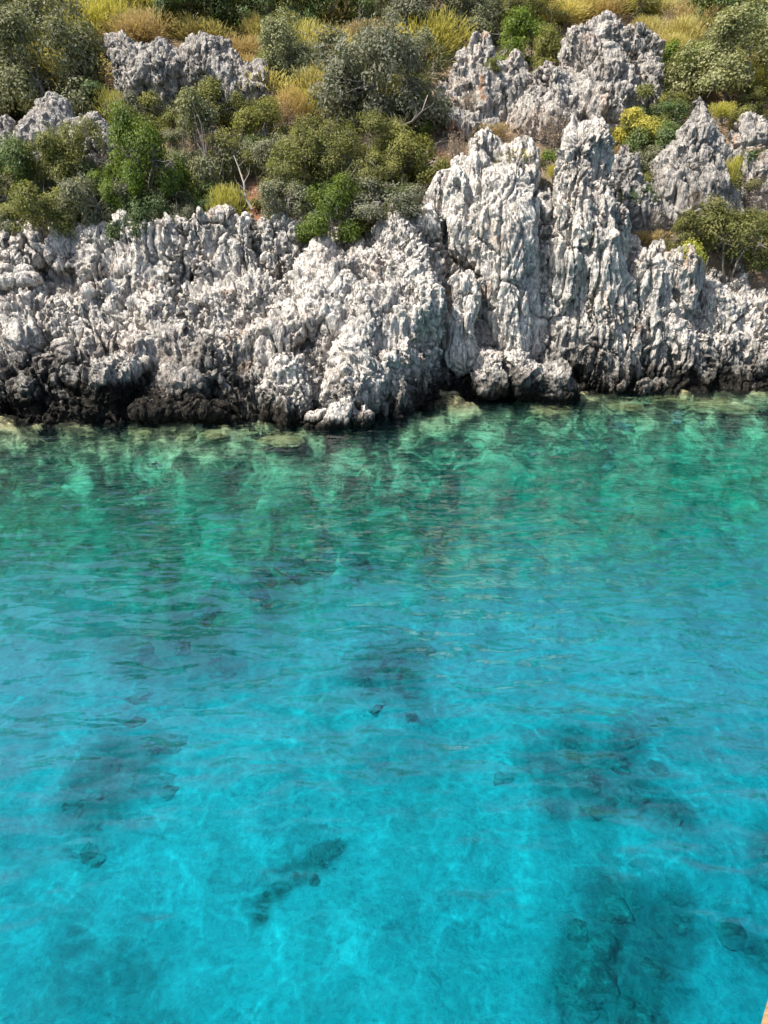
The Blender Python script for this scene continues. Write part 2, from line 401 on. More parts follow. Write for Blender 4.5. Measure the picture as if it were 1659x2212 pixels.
A = at
tier = []               # upper wall of the left shelf, undercut lumps
for u, vt, vb, y, r in [(20, 545, 590, 21.0, .42), (70, 520, 575, 21.3, .45), (140, 515, 570, 21.2, .50), (205, 512, 575, 21.2, .46), (262, 505, 580, 21.2, .44), (320, 520, 585, 21.1, .48),
                        (375, 500, 580, 21.2, .42), (425, 485, 580, 21.2, .46), (480, 480, 570, 21.3, .46), (530, 488, 580, 21.2, .42),
                        (590, 500, 560, 21.3, .48), (640, 505, 550, 21.4, .42)]:
    tier.append((A(u, vb, y-.12), A(u, vt, y+.1), r*.95, r*.78))
lowleft = []
for u, v, y, r in [(120, 800, 17.6, .6), (270, 790, 17.5, .62), (430, 800, 17.5, .62), (60, 640, 19.8, .5), (200, 640, 19.8, .55), (340, 655, 19.6, .55),
                   (470, 640, 20.0, .5), (560, 600, 20.6, .45), (650, 610, 20.4, .5), (180, 720, 18.5, .55), (330, 730, 18.4, .5), (500, 735, 18.4, .6), (620, 700, 18.8, .55), (720, 580, 20.6, .5), (760, 640, 19.6, .5)]:
    p = A(u, v, y); lowleft.append((p+[-.3, -.1, -.32], p+[.3, .25, -.22], r*.85, r*.8))
rock('rocky_shore', tier+lowleft, 'pale weathered limestone shelf along the shore, black with algae at the water', M_ROCK, d=0.135,
     k=0.3, tall=1.6, flute=0.75, seed=0, kind='structure', base=shore_base, bounds=((-12.4, 15.2, -0.9), (12.0, 23.2, 6.0)), tide=shore_tide,
     cuts=[(A(40, 590, 20.95), A(280, 596, 20.95), .26, .22), (A(300, 600, 20.95), A(560, 595, 21.0), .16, .20)])

for x0_, x1_, sd_, lb_ in ((-26, -12.0, 0, 'limestone shore going on beyond the left edge'), (11.6, 26, 0, 'limestone shore going on beyond the right edge')):
    rock('rocky_shore', [], lb_, M_ROCK, d=0.27, tall=1.6, flute=0.75, seed=sd_, kind='structure', base=shore_base, bounds=((x0_, 15.2, -0.9), (x1_, 23.2, 6.0)), tide=shore_tide)
rock('limestone_buttress', [
    (A(625, 885, 17.30), A(632, 805, 17.65), .62, .50), (A(760, 865, 17.30), A(775, 780, 17.95), .72, .60),
    (A(845, 880, 17.45), A(850, 770, 18.05), .55, .48), (A(800, 740, 18.45), A(820, 690, 18.85), .6, .6),
    (A(930, 860, 18.85), A(935, 700, 19.00), .66, .60), (A(965, 840, 19.05), A(950, 720, 19.15), .45, .45),
    (A(920, 680, 19.25), A(850, 505, 21.20), .58, .50), (A(700, 690, 19.05), A(740, 600, 20.10), .55, .5), (A(640, 700, 18.95), A(690, 560, 20.90), .45, .45)],
    'big pale limestone buttress with a dark overhanging side above the lone white rock', M_ROCK_WHITE, tall=1.7, flute=0.6, seed=3, tide=.62,
    cuts=[(A(800, 715, 17.45), A(812, 705, 17.95), .16, .1)],
    planes=[(A(893, 760, 18.30), (.78, -.62, -.05))])
rock('limestone_wall', [
    (A(1000, 765, 19.7), A(1005, 618, 20.1), .44, .38), (A(1100, 745, 20.5), A(1085, 500, 20.95), .72, .70), (A(1150, 740, 20.6), A(1130, 440, 21.2), .42, .40),
    (A(1030, 520, 21.2), A(1000, 440, 21.6), .65, .55), (A(1070, 460, 21.2), A(1080, 400, 21.6), .60, .5),
    (A(1000, 400, 21.9), A(1045, 320, 22.4), .62, .45), (A(1100, 420, 21.7), A(1125, 345, 22.4), .70, .50), (A(930, 480, 21.7), A(960, 440, 22.0), .5, .45)],
    'broad white limestone wall between the dark gully and the tall fluted pillar', M_ROCK_WHITE, tall=3.2, flute=0.8, seed=5, amp=0.62, tide=.5,
    cuts=[(A(1150, 600, 19.9), A(1150, 560, 20.4), .16, .16)])
rock('limestone_pillar', [
    (A(1205, 800, 20.55), A(1225, 560, 21.10), .50, .46), (A(1240, 560, 21.00), A(1250, 335, 21.80), .58, .50), (A(1290, 810, 20.40), A(1290, 560, 21.00), .55, .50),
    (A(1300, 560, 21.10), A(1278, 330, 21.90), .55, .46), (A(1345, 800, 20.45), A(1335, 480, 21.20), .46, .32), (A(1235, 330, 22.00), A(1240, 282, 22.40), .42, .36),
    (A(1290, 320, 22.10), A(1285, 290, 22.40), .3, .3)],
    'tallest fluted limestone pillar rising from the water, yellowish hollow at its foot', M_ROCK, tall=3.8, flute=1.25, seed=8, amp=0.8, tide=.95,
    cuts=[(A(1228, 690, 19.90), A(1232, 690, 20.40), .18, .16), (A(1340, 700, 19.80), A(1338, 660, 20.20), .12, .12)])
rock('limestone_block', [
    (A(1395, 805, 20.70), A(1410, 580, 21.30), .52, .50), (A(1465, 805, 20.75), A(1470, 570, 21.35), .58, .52), (A(1430, 600, 21.30), A(1430, 550, 21.70), .5, .4), (A(1500, 700, 21.10), A(1500, 620, 21.40), .35, .3)],
    'squat limestone block with a dark rust-stained hole, right of the tall pillar', M_ROCK, tall=3.2, flute=1.1, seed=11, amp=0.8, tide=.95,
    cuts=[(A(1432, 705, 20.10), A(1434, 665, 20.50), .18, .17), (A(1405, 712, 20.10), A(1405, 708, 20.40), .09, .09)])
rock('limestone_hump', [
    (A(1590, 660, 22.10), A(1600, 590, 22.40), .50, .42), (A(1640, 690, 21.70), A(1650, 660, 22.10), .5, .45), (A(1560, 760, 21.20), A(1600, 720, 21.60), .5, .45), (A(1540, 800, 20.90), A(1560, 770, 21.10), .4, .4), (A(1640, 790, 21.00), A(1650, 750, 21.20), .5, .4)],
    'rounded limestone knob and pale slope below the olive shrub on the far right', M_ROCK, tall=1.6, flute=0.7, seed=13, tide=.85)
rock('foot_mound', [
    (A(1055, 825, 19.05), A(1060, 790, 19.45), .48, .42), (A(1125, 830, 19.10), A(1120, 795, 19.45), .5, .4), (A(1195, 838, 19.20), A(1190, 815, 19.55), .46, .4), (A(1235, 845, 19.25), A(1225, 835, 19.45), .3, .3)],
    'low knobbly mound at the foot of the white wall, dark along the water', M_ROCK, tall=1.0, flute=0.2, seed=15, tide=.6)
rock('shore_rock', [(A(705, 908, 16.55), A(775, 902, 16.55), .26, .30), (A(735, 892, 16.6), A(752, 884, 16.65), .30, .28), (A(640, 915, 16.6), A(690, 910, 16.55), .16, .2)],
    'small lone white rock standing in the water below the buttress', M_ROCK_WHITE, d=0.08, k=0.15, amp=0.6, tall=1.1, flute=0.2, seed=17, tide=.22)
rock('shore_rock', [(A(305, 890, 16.9), A(370, 888, 16.95), .26, .28), (A(420, 885, 17.0), A(480, 888, 17.0), .28, .24)],
    'low black algae-covered rock at the waterline in front of the left shelf', M_ROCK, d=0.09, k=0.15, amp=0.7, tall=1.0, flute=0.2, seed=19, tide=1.5)
rock('shore_rock', [(A(1380, 838, 19.2), A(1420, 832, 19.3), .22, .22), (A(1330, 835, 19.5), A(1340, 830, 19.5), .2, .2)],
    'low black algae-covered rock at the waterline in front of the rust-stained hole', M_ROCK, d=0.09, k=0.15, amp=0.7, tall=1.0, flute=0.2, seed=20, tide=1.5)

rock('rock_ledge', [(A(-60, 612, 19.6), A(75, 603, 20.0), .22, .20), (A(-40, 590, 20.2), A(60, 588, 20.4), .2, .2)],
    'smooth pale flat ledge at the left edge below the dark slot', M_ROCK_WHITE, d=0.09, k=0.2, amp=0.35, tall=1.0, flute=0.1, seed=37, crev=.1, tide=.2)
# outcrops on the slope
rock('rock_outcrop', [
    (A(1500, 490, 24.2), A(1510, 216, 24.9), 1.05, .26), (A(1435, 480, 24.0), A(1440, 355, 24.6), .66, .38), (A(1555, 480, 24.3), A(1548, 345, 24.9), .62, .38), (A(1470, 400, 24.2), A(1480, 290, 24.8), .6, .34), (A(1530, 400, 24.3), A(1530, 285, 24.9), .55, .3)],
    'tall pointed grey rock spire above the olive shrub on the right', M_ROCK_GREY, d=0.14, tall=3.4, flute=1.1, seed=21, amp=0.6, crev=.2)
rock('rock_outcrop', [(A(1350, 470, 23.2), A(1350, 350, 23.7), .50, .32), (A(1400, 470, 23.4), A(1390, 420, 23.6), .4, .25), (A(1325, 420, 23.2), A(1320, 370, 23.5), .3, .3)],
    'slim broken grey rocks between the tall pillar and the pointed spire', M_ROCK_GREY, d=0.13, tall=2.4, flute=0.8, seed=23)
rock('rock_outcrop', [
    (A(1300, 260, 28.6), A(1295, 100, 29.6), 1.35, .85), (A(1250, 110, 29.4), A(1245, 92, 29.5), .65, .5), (A(1370, 90, 30.6), A(1400, 110, 30.6), .5, .45), (A(1380, 230, 29.6), A(1390, 170, 30), .8, .55),
    (A(1170, 280, 27.9), A(1180, 205, 28.5), 1.15, .85), (A(1110, 270, 28.5), A(1130, 210, 29.0), .6, .4), (A(1240, 260, 28.9), A(1230, 190, 29.4), .8, .6)],
    'massive grey outcrop with rounded head and pinkish face high on the right slope', M_ROCK_PINK, d=0.175, tall=1.8, flute=0.5, seed=25, amp=1.1)
rock('rock_outcrop', [(A(1045, 290, 28.0), A(1038, 105, 29.2), .85, .50), (A(985, 280, 27.9), A(1000, 130, 28.9), .5, .3), (A(960, 270, 27.9), A(955, 180, 28.6), .62, .4), (A(1100, 270, 28.1), A(1105, 150, 29.0), .7, .45)],
    'upright pinkish rock column beside the big grey twiggy shrub', M_ROCK_PINK, d=0.165, tall=2.0, flute=0.6, seed=27)
rock('rock_outcrop', [
    (A(255, 110, 30.2), A(245, 90, 30.4), .45, .35), (A(300, 160, 29.2), A(270, 120, 29.8), .8, .6), (A(350, 180, 28.9), A(340, 130, 29.6), .9, .6), (A(440, 180, 29.0), A(430, 115, 29.9), .95, .6), (A(545, 190, 29.2), A(540, 150, 29.7), .7, .5), (A(480, 215, 28.6), A(480, 180, 29), .7, .5),
    (A(400, 190, 29.3), A(400, 150, 29.8), .7, .5), (A(300, 200, 28.9), A(290, 170, 29.3), .7, .5), (A(360, 220, 28.5), A(380, 200, 29), .6, .5), (A(500, 190, 29.4), A(500, 140, 30), .7, .45), (A(450, 110, 30.2), A(470, 105, 30.3), .4, .4)],
    'wide jagged grey outcrop under the golden brush, upper left', M_ROCK_GREY, d=0.165, tall=1.4, flute=0.5, seed=29)
rock('rock_outcrop', [(A(110, 320, 25.4), A(115, 248, 26.0), .95, .55), (A(200, 340, 25.0), A(190, 290, 25.5), .8, .6), (A(270, 350, 25.2), A(265, 310, 25.6), .5, .4), (A(20, 320, 25.8), A(20, 290, 26.1), .65, .5)],
    'smooth grey outcrop beside the pale green brush at the left edge', M_ROCK_GREY, d=0.14, tall=1.1, flute=0.3, seed=31, amp=0.8)
rock('rock_outcrop', [(A(1600, 480, 24.6), A(1610, 290, 25.6), .6, .45), (A(1650, 470, 24.8), A(1655, 310, 25.6), .6, .5)],
    'broken grey rock with dry tufts at the far right edge', M_ROCK_PINK, d=0.165, tall=2.0, flute=0.7, seed=33)
rock('rock_outcrop', [(A(162, 500, 21.6), A(160, 485, 21.8), .28, .18), (A(190, 508, 21.6), A(195, 500, 21.7), .2, .15)],
    'bright white rock tip poking out under the left shrubs', M_ROCK_WHITE, d=0.08, k=0.12, amp=0.5, tall=1.0, flute=0.2, seed=35, tide=.2)
rock('rock_outcrop', [(A(417, 262, 27.0), A(418, 248, 27.1), .22, .17)],
    'small blue-grey rock showing between shrubs below the golden brush', M_ROCK_GREY, d=0.07, k=0.1, amp=0.45, tall=1.0, flute=0.2, seed=36)

# ------------------------------------------------------------------ hillside
def grid(xs, ys, z):
    X, Y = np.meshgrid(xs, ys, indexing='ij'); Z = z(X, Y)
    V = np.stack([X, Y, Z], -1).reshape(-1, 3); ny = len(ys)
    i, j = np.meshgrid(np.arange(len(xs)-1), np.arange(ny-1), indexing='ij'); a = (i*ny+j).ravel()
    return V, np.stack([a, a+ny, a+ny+1, a+1], 1)
def hill_z(X, Y):
    P = np.stack([X.ravel(), Y.ravel(), np.zeros(X.size)], 1)
    z = land(X, Y)+(0.35*fbm(P*0.45, 4, 3)+0.07*fbm(P*2.6, 3, 4)).reshape(X.shape)
    return z-0.30-0.5*(1-sst(21.6, 22.8, Y))
_YS = np.arange(19.0, 75, 0.05)
def ground(u, v, ymin=20.8):
    d = ray(u, v); ys = _YS[_YS >= ymin]; t = ys/d[1]
    z = CAM_H+d[2]*t; h = hill_z(d[0]*t, ys)
    k = np.argmax(z <= h) if (z <= h).any() else len(ys)-1
    return np.array([d[0]*t[k], ys[k], h[k]])
xs = np.concatenate([np.linspace(-90, -17, 40), np.arange(-16.8, 17, 0.19), np.linspace(17.2, 90, 40)])
ys = np.concatenate([np.arange(20.6, 38, 0.19), np.geomspace(38.2, 95, 60)])
V, F = grid(xs, ys, hill_z)
def soil_material():
    m, t = mat('dry_soil'); n = N(t); pos = n('NewGeometry').outputs['Position']
    c = n.ramp(n.noise(pos, 0.7, 5, 0.6), [(0.35, (0.16, 0.12, 0.075)), (0.55, (0.25, 0.17, 0.10)), (0.7, (0.30, 0.25, 0.18))])
    c = n.mix(n.ramp(n.noise(pos, 0.35, 4, 0.6), [(0.55, (0, 0, 0)), (0.65, (1, 1, 1))]), c, (0.26, 0.115, 0.06))
    c = n.mix(n.ramp(n.vor(pos, 7), [(0.12, (1, 1, 1)), (0.3, (0, 0, 0))]), c, (0.40, 0.37, 0.33))
    b = n('Bump', ins={'Strength': 1.0, 'Distance': 0.08, 'Height': n.noise(pos, 9, 6, 0.7)})
    p = n('BsdfPrincipled', ins={'Base Color': c, 'Roughness': 0.95, 'Normal': b.outputs[0]})
    o = n('OutputMaterial'); t.links.new(p.outputs[0], o.inputs[0]); return m
obj('hillside', raw_mesh('hillside', V, F, True, soil_material()), kind='structure', label='dry sloping hillside with reddish soil between rocks and shrubs')

# ------------------------------------------------------------------ sea bed and water
def shore_y(x): return np.interp(x, [-30, -10, -2, 0.5, 2, 5, 10, 30], [17, 16.9, 17.2, 17.5, 18.8, 19.8, 20.3, 20.5])
def offshore(X, Y):
    a = shore_y(X)-Y; b = np.interp(X, [-30, -12, 12, 30], [16.6, 16.9, 20.2, 20.6])-Y; k = sst(1.0, 5.0, np.minimum(a, b)); return a*(1-k)+b*k
def sea_z(X, Y):
    d = offshore(X, Y)
    P = np.stack([X.ravel(), Y.ravel(), np.zeros(X.size)], 1)
    z = np.interp(d, [-3, -0.5, 0, 1.2, 2.5, 4.5, 7.5, 12, 20, 60], [0.4, -0.05, -0.16, -0.42, -1.0, -2.1, -3.2, -4.2, -5.2, -9])
    near = (1-sst(3.0, 8.0, d)).ravel()
    n1 = fbm(P*0.35, 3, 70); n2 = fbm(P*1.0, 4, 71); f1, f2, c = worley(P/0.75+0.3*n2[:, None], 72)
    f3, f4, c4 = worley(P/0.3, 75)
    zz = z.ravel()+n1*0.45*(0.3+0.7*sst(1, 6, d.ravel()))+n2*0.14+near*((c-0.45)*0.40+0.15*(0.5-f1)+0.10*(c4-.5)-.06)
    return np.minimum(zz, np.where(d.ravel() > 0.4, -0.05, 9)).reshape(X.shape)
def spaced(lo, a, b, hi, st):
    L = a-np.cumsum(st*1.16**np.arange(1, 80)); R = b+np.cumsum(st*1.16**np.arange(1, 80))
    return np.concatenate([L[L > lo][::-1], np.arange(a, b+st/2, st), R[R < hi]])
def bed_hit(u, v):
    d = ray(u, v); t = np.linspace(4.6/-d[2], 11/-d[2], 400); X, Y = d[0]*t, d[1]*t; Z = CAM_H+d[2]*t
    h = sea_z(X, Y); k = np.argmax(Z <= h); return np.array([X[k], Y[k], h[k]])
SUNK = [   # clusters of weedy boulders on the bed: spots (place, width), label, group
 ([(250, 1650, 130), (215, 1700, 140), (300, 1690, 100), (340, 1620, 80), (170, 1740, 90)], 'dark weedy boulder in the sunken cluster on the left, seen through the water', 'sunken boulders on the left'),
 ([(1235, 1600, 90), (1170, 1660, 110), (1260, 1680, 130), (1330, 1640, 90), (1380, 1720, 120), (1440, 1760, 110), (1290, 1740, 110), (1210, 1740, 80), (1360, 1600, 70)], 'dark weedy boulder in the wide sunken cluster right of the middle', 'sunken boulders right of the middle'),
 ([(1330, 1960, 150), (1300, 2060, 190), (1400, 2080, 190), (1250, 2150, 160), (1460, 1990, 130), (1350, 2180, 200)], 'dark weedy boulder in the deep sunken cluster near the lower edge', 'sunken boulders near the lower edge'),
 ([(1648, 1830, 70), (1655, 1900, 60), (1640, 2060, 80)], 'dark weedy boulder cut by the right edge under water', 'sunken boulders at the right edge'),
 ([(570, 1960, 45), (600, 1925, 50), (640, 1890, 60), (690, 1860, 60), (725, 1835, 45), (560, 1990, 40)], 'small dark rock in the slanting sunken line near the lower middle', 'sunken line of rocks'),
 ([(840, 1440, 110), (790, 1480, 80), (870, 1490, 90), (900, 1410, 80)], 'dark weedy boulder in the sunken cluster at the centre', 'sunken boulders at the centre'),
 ([(380, 1380, 150), (300, 1420, 120), (440, 1330, 120), (470, 1440, 110)], 'dark weedy boulder in the dim sunken patch left of the centre', 'sunken boulders left of the centre'),
 ([(640, 1215, 130), (570, 1235, 100), (700, 1200, 90)], 'dark sunken boulder under the ripples in front of the buttress', 'sunken boulders in front of the buttress'),
 ([(1260, 955, 110), (1200, 975, 80), (1320, 975, 70)], 'dark sunken rock in the green shallows below the tall pillar', 'sunken rocks below the pillar'),
 ([(1460, 912, 70), (1520, 918, 60)], 'ochre-topped shallow reef rock below the squat block', 'reef rocks below the squat block'),
]
V, F = grid(spaced(-250, -13, 13, 250, 0.11), spaced(-250, 1.0, 21.2, 22.5, 0.11), sea_z)
def seabed_material():
    m, t = mat('seabed_sand'); n = N(t); pos = n('NewGeometry').outputs['Position']
    off = n('Attribute', attribute_name='tone').outputs['Fac']      # metres from the shore
    off = n.math('ADD', off, n.math('MULTIPLY', n.math('SUBTRACT', n.noise(pos, 0.35, 5, 0.6, 0.5), 0.5), 5.0))
    off = n.math('MULTIPLY', off, 0.05)
    sand = n.ramp(n.noise(pos, 0.9, 5, 0.65, 0.8), [(0.30, (0.36, 0.37, 0.355)), (0.50, (0.48, 0.48, 0.465)), (0.68, (0.62, 0.615, 0.595))])
    peb = n.ramp(n.noise(pos, 5.5, 6, 0.75, 0.5), [(0.36, (0.62, 0.64, 0.64)), (0.5, (1, 1, 1)), (0.66, (1.22, 1.21, 1.18))])
    sand = n.mix(0.9, sand, peb, 'MULTIPLY')
    weed = n.ramp(n.noise(n.scale(pos, (1, 0.8, 1)), 0.36, 5, 0.62, 1.0), [(0.52, (0, 0, 0)), (0.60, (1, 1, 1))])
    sand = n.mix(n.math('MULTIPLY', weed, 0.38), sand, n.ramp(n.noise(pos, 4, 4, 0.65), [(0.4, (0.06, 0.09, 0.08)), (0.68, (0.26, 0.28, 0.22))]))
    mid = n.ramp(n.noise(pos, 1.6, 6, 0.68, 0.6), [(0.36, (0.035, 0.065, 0.04)), (0.50, (0.17, 0.26, 0.145)), (0.66, (0.42, 0.52, 0.31))])
    rk = n.ramp(n.noise(pos, 1.5, 6, 0.72, 0.7), [(0.40, (0.03, 0.032, 0.022)), (0.49, (0.10, 0.10, 0.06)), (0.56, (0.38, 0.35, 0.19)), (0.68, (0.66, 0.58, 0.36))])
    dk = n.math('MULTIPLY', n('Attribute', attribute_name='tide').outputs['Fac'], n.math('ADD', 0.25, n.math('MULTIPLY', n.noise(pos, 1.7, 6, 0.75, 1.0), 1.4)))
    dk = n.ramp(dk, [(0.30, (0, 0, 0)), (0.75, (1, 1, 1))])
    sand = n.mix(n.math('MULTIPLY', dk, 0.80), sand, n.ramp(n.noise(pos, 5, 5, 0.7), [(0.38, (0.05, 0.08, 0.08)), (0.7, (0.24, 0.27, 0.22))]))
    c = n.mix(n.ramp(off, [(0.10, (0, 0, 0)), (0.20, (1, 1, 1))]), rk, mid)
    c = n.mix(n.ramp(off, [(0.20, (0, 0, 0)), (0.35, (1, 1, 1))]), c, sand)
    b = n('Bump', ins={'Strength': 0.8, 'Distance': 0.08, 'Height': n.noise(pos, 6, 5, 0.6)})
    p = n('BsdfDiffuse', ins={'Color': c, 'Normal': b.outputs[0]})
    o = n('OutputMaterial'); t.links.new(p.outputs[0], o.inputs[0]); return m
wd_ = np.zeros(len(V))
for sp_, _, _ in SUNK[:8]:
    for u, v, wpx in sp_:
        g = bed_hit(u, v); r_ = wpx*mpp(u, v, g[1])*.48
        wd_ = np.maximum(wd_, np.exp(-((V[:, 0]-g[0])**2+(V[:, 1]-g[1])**2)/(2*r_*r_)))
obj('seabed', raw_mesh('seabed', V, F, True, seabed_material(), tone=offshore(V[:, 0], V[:, 1]), tide=wd_), kind='structure', label='pale sandy sea bed shelving up to weedy rock at the shore')

def waves(X, Y):
    rng = np.random.RandomState(4)
    P = np.stack([X.ravel(), Y.ravel(), np.zeros(X.size)], 1)
    wx = 0.35*vnoise(P*0.35, 80)+0.12*vnoise(P*1.1, 81); wy = 0.35*vnoise(P*0.35, 82)+0.12*vnoise(P*1.1, 83)
    x = P[:, 0]+wx; y = P[:, 1]+wy
    fade = np.exp(-np.maximum(0, np.hypot(x, y-10)-25)/12)
    gust = 0.55+0.45*sst(-0.35, 0.35, fbm(P*np.array([0.16, 0.3, 1]), 3, 84))
    z = np.zeros(len(P))
    for i in range(64):
        L = 0.20*(2.4/0.20)**rng.rand()**1.5; th = math.radians(80+rng.randn()*30); k = 2*math.pi/L
        a = 0.0014*L**0.78*(0.6+0.8*rng.rand())/(1+0.25*L)
        s = np.sin(k*(x*math.cos(th)+y*math.sin(th))+rng.rand()*6.28)
        z += a*(s-0.25*s*s)*(gust if L < 1.2 else 1)
    z += 0.004*fbm(P*2.2, 3, 85)*gust
    return (z*fade).reshape(X.shape)
wx_, wy_ = spaced(-250, -11.5, 11.5, 250, 0.06), spaced(-250, 1.8, 20.6, 23.5, 0.06)
V, F = grid(wx_, wy_, waves)
nx, ny = len(wx_), len(wy_); i0 = np.arange(nx); j0 = np.arange(ny)
ring = np.concatenate([i0*ny, (nx-1)*ny+j0[1:], (i0[::-1][1:])*ny+ny-1, j0[::-1][1:-1]])
B = V[ring].copy(); B[:, 2] = -14; nb = len(ring); b0 = len(V)
V = np.concatenate([V, B]); V[ring, 2] = 0
r2 = np.arange(nb); r3 = (r2+1) % nb
side = np.stack([ring[r2], b0+r2, b0+r3, ring[r3]], 1)
def water_material():
    m, t = mat('sea_water'); n = N(t); pos = n('NewGeometry').outputs['Position']
    rp = n.noise(n.scale(pos, (1.5, 3.1, 1)), 1.0, 2, 0.4, 0.3)
    bump = n('Bump', ins={'Strength': 1.0, 'Distance': 0.050, 'Height': rp})
    wob = n('Bump', ins={'Strength': 1.0, 'Distance': 0.30, 'Height': n.math('ADD', n.noise(n.scale(pos, (1.7, 2.6, 1)), 1.0, 1, 0.5, 0.3), n.math('MULTIPLY', rp, 0.6))})
    # sunlight focused by ripples, painted as a web into the surface's transparency
    wv = n('VectorMath', operation='ADD', ins={0: n.scale(pos, (1, 1, 0)), 1: n('VectorMath', operation='SCALE', ins={0: n('TexNoise', ins={'Vector': pos, 'Scale': 1.6, 'Detail': 2.0}).outputs['Color'], 'Scale': 0.45}).outputs[0]})
    ed = n.vor(wv.outputs[0], 1.7, 'DISTANCE_TO_EDGE'); ed2 = n.vor(wv.outputs[0], 3.6, 'DISTANCE_TO_EDGE')
    web = n.math('MAXIMUM', n.ramp(ed, [(0.0, (1, 1, 1)), (0.055, (0, 0, 0))], 'EASE'), n.math('MULTIPLY', n.ramp(ed2, [(0.0, (1, 1, 1)), (0.06, (0, 0, 0))], 'EASE'), 0.6))
    tf = n.math('ADD', 0.56, n.math('MULTIPLY', web, 0.44))
    tr = n('BsdfTransparent'); rf = n('BsdfRefraction', ins={'Roughness': 0.0, 'IOR': 1.05, 'Normal': wob.outputs[0]})
    inn = n('MixShader', ins={0: tf, 1: rf.outputs[0], 2: tr.outputs[0]})
    gl = n('BsdfGlossy', ins={'Roughness': 0.01, 'Normal': bump.outputs[0]})
    fc = n('LayerWeight', ins={'Blend': 0.5, 'Normal': bump.outputs[0]}).outputs['Facing']
    fr = n.ramp(fc, [(0.14, (0.016, 0.016, 0.016)), (0.32, (0.045, 0.045, 0.045)), (0.45, (0.26, 0.26, 0.26)), (0.60, (0.26, 0.26, 0.26)), (0.72, (0.12, 0.12, 0.12)), (1.0, (0.55, 0.55, 0.55))])
    mx = n('MixShader', ins={0: fr, 1: inn.outputs[0], 2: gl.outputs[0]})
    va = n('VolumeAbsorption', ins={'Color': (0.0, 0.878, 0.925, 1), 'Density': 0.58})
    vs = n('VolumeScatter', ins={'Color': (0.0, 0.55, 0.8, 1), 'Density': 0.014})
    vol = n('AddShader', ins={0: va.outputs[0], 1: vs.outputs[0]})
    o = n('OutputMaterial'); t.links.new(mx.outputs[0], o.inputs['Surface']); t.links.new(vol.outputs[0], o.inputs['Volume'])
    m.cycles.homogeneous_volume = True
    return m
wm = raw_mesh('water', V, np.concatenate([F, side]), True, water_material())
obj('water', wm, kind='structure', label='clear turquoise sea water with small ripples')

# ------------------------------------------------------------------ plants
def tubes(paths):                       # list of (points Nx3, r0, r1): three-sided tapering stems
    Vs, Fs, o = [], [], 0
    for p, r0, r1 in paths:
        p = np.asarray(p); k = len(p); tg = np.gradient(p, axis=0); tg /= np.linalg.norm(tg, axis=1, keepdims=True)+1e-9
        a = np.cross(tg, np.array([0.31, 0.17, 0.94])); a /= np.linalg.norm(a, axis=1, keepdims=True)+1e-9; b = np.cross(tg, a)
        r = np.linspace(r0, r1, k)[:, None]
        ring = np.stack([p+r*(a*math.cos(t)+b*math.sin(t)) for t in (0, 2.094, 4.189)], 1)
        Vs.append(ring.reshape(-1, 3)); i = np.arange(k-1)*3+o
        for q in range(3):
            q2 = (q+1) % 3; Fs.append(np.stack([i+q, i+q2, i+3+q2, i+3+q], 1))
        o += 3*k
    return np.concatenate(Vs), np.concatenate(Fs)
def leaves(P, Nn, L, Wd, rng, tone):    # one small folded lozenge per leaf
    n = len(P); a = rng.normal(size=(n, 3)); a -= (a*Nn).sum(1, keepdims=True)*Nn; a /= np.linalg.norm(a, axis=1, keepdims=True)
    b = np.cross(Nn, a); L = L[:, None]; Wd = Wd[:, None]
    V = np.stack([P, P+a*L*.5+b*Wd*.5+Nn*Wd*.12, P+a*L, P+a*L*.5-b*Wd*.5+Nn*Wd*.12], 1).reshape(-1, 3)
    i = np.arange(n)*4; return V, np.stack([i, i+1, i+2, i+3], 1), np.repeat(tone, 4)
def unit(n): return n/(np.linalg.norm(n, axis=-1, keepdims=True)+1e-9)

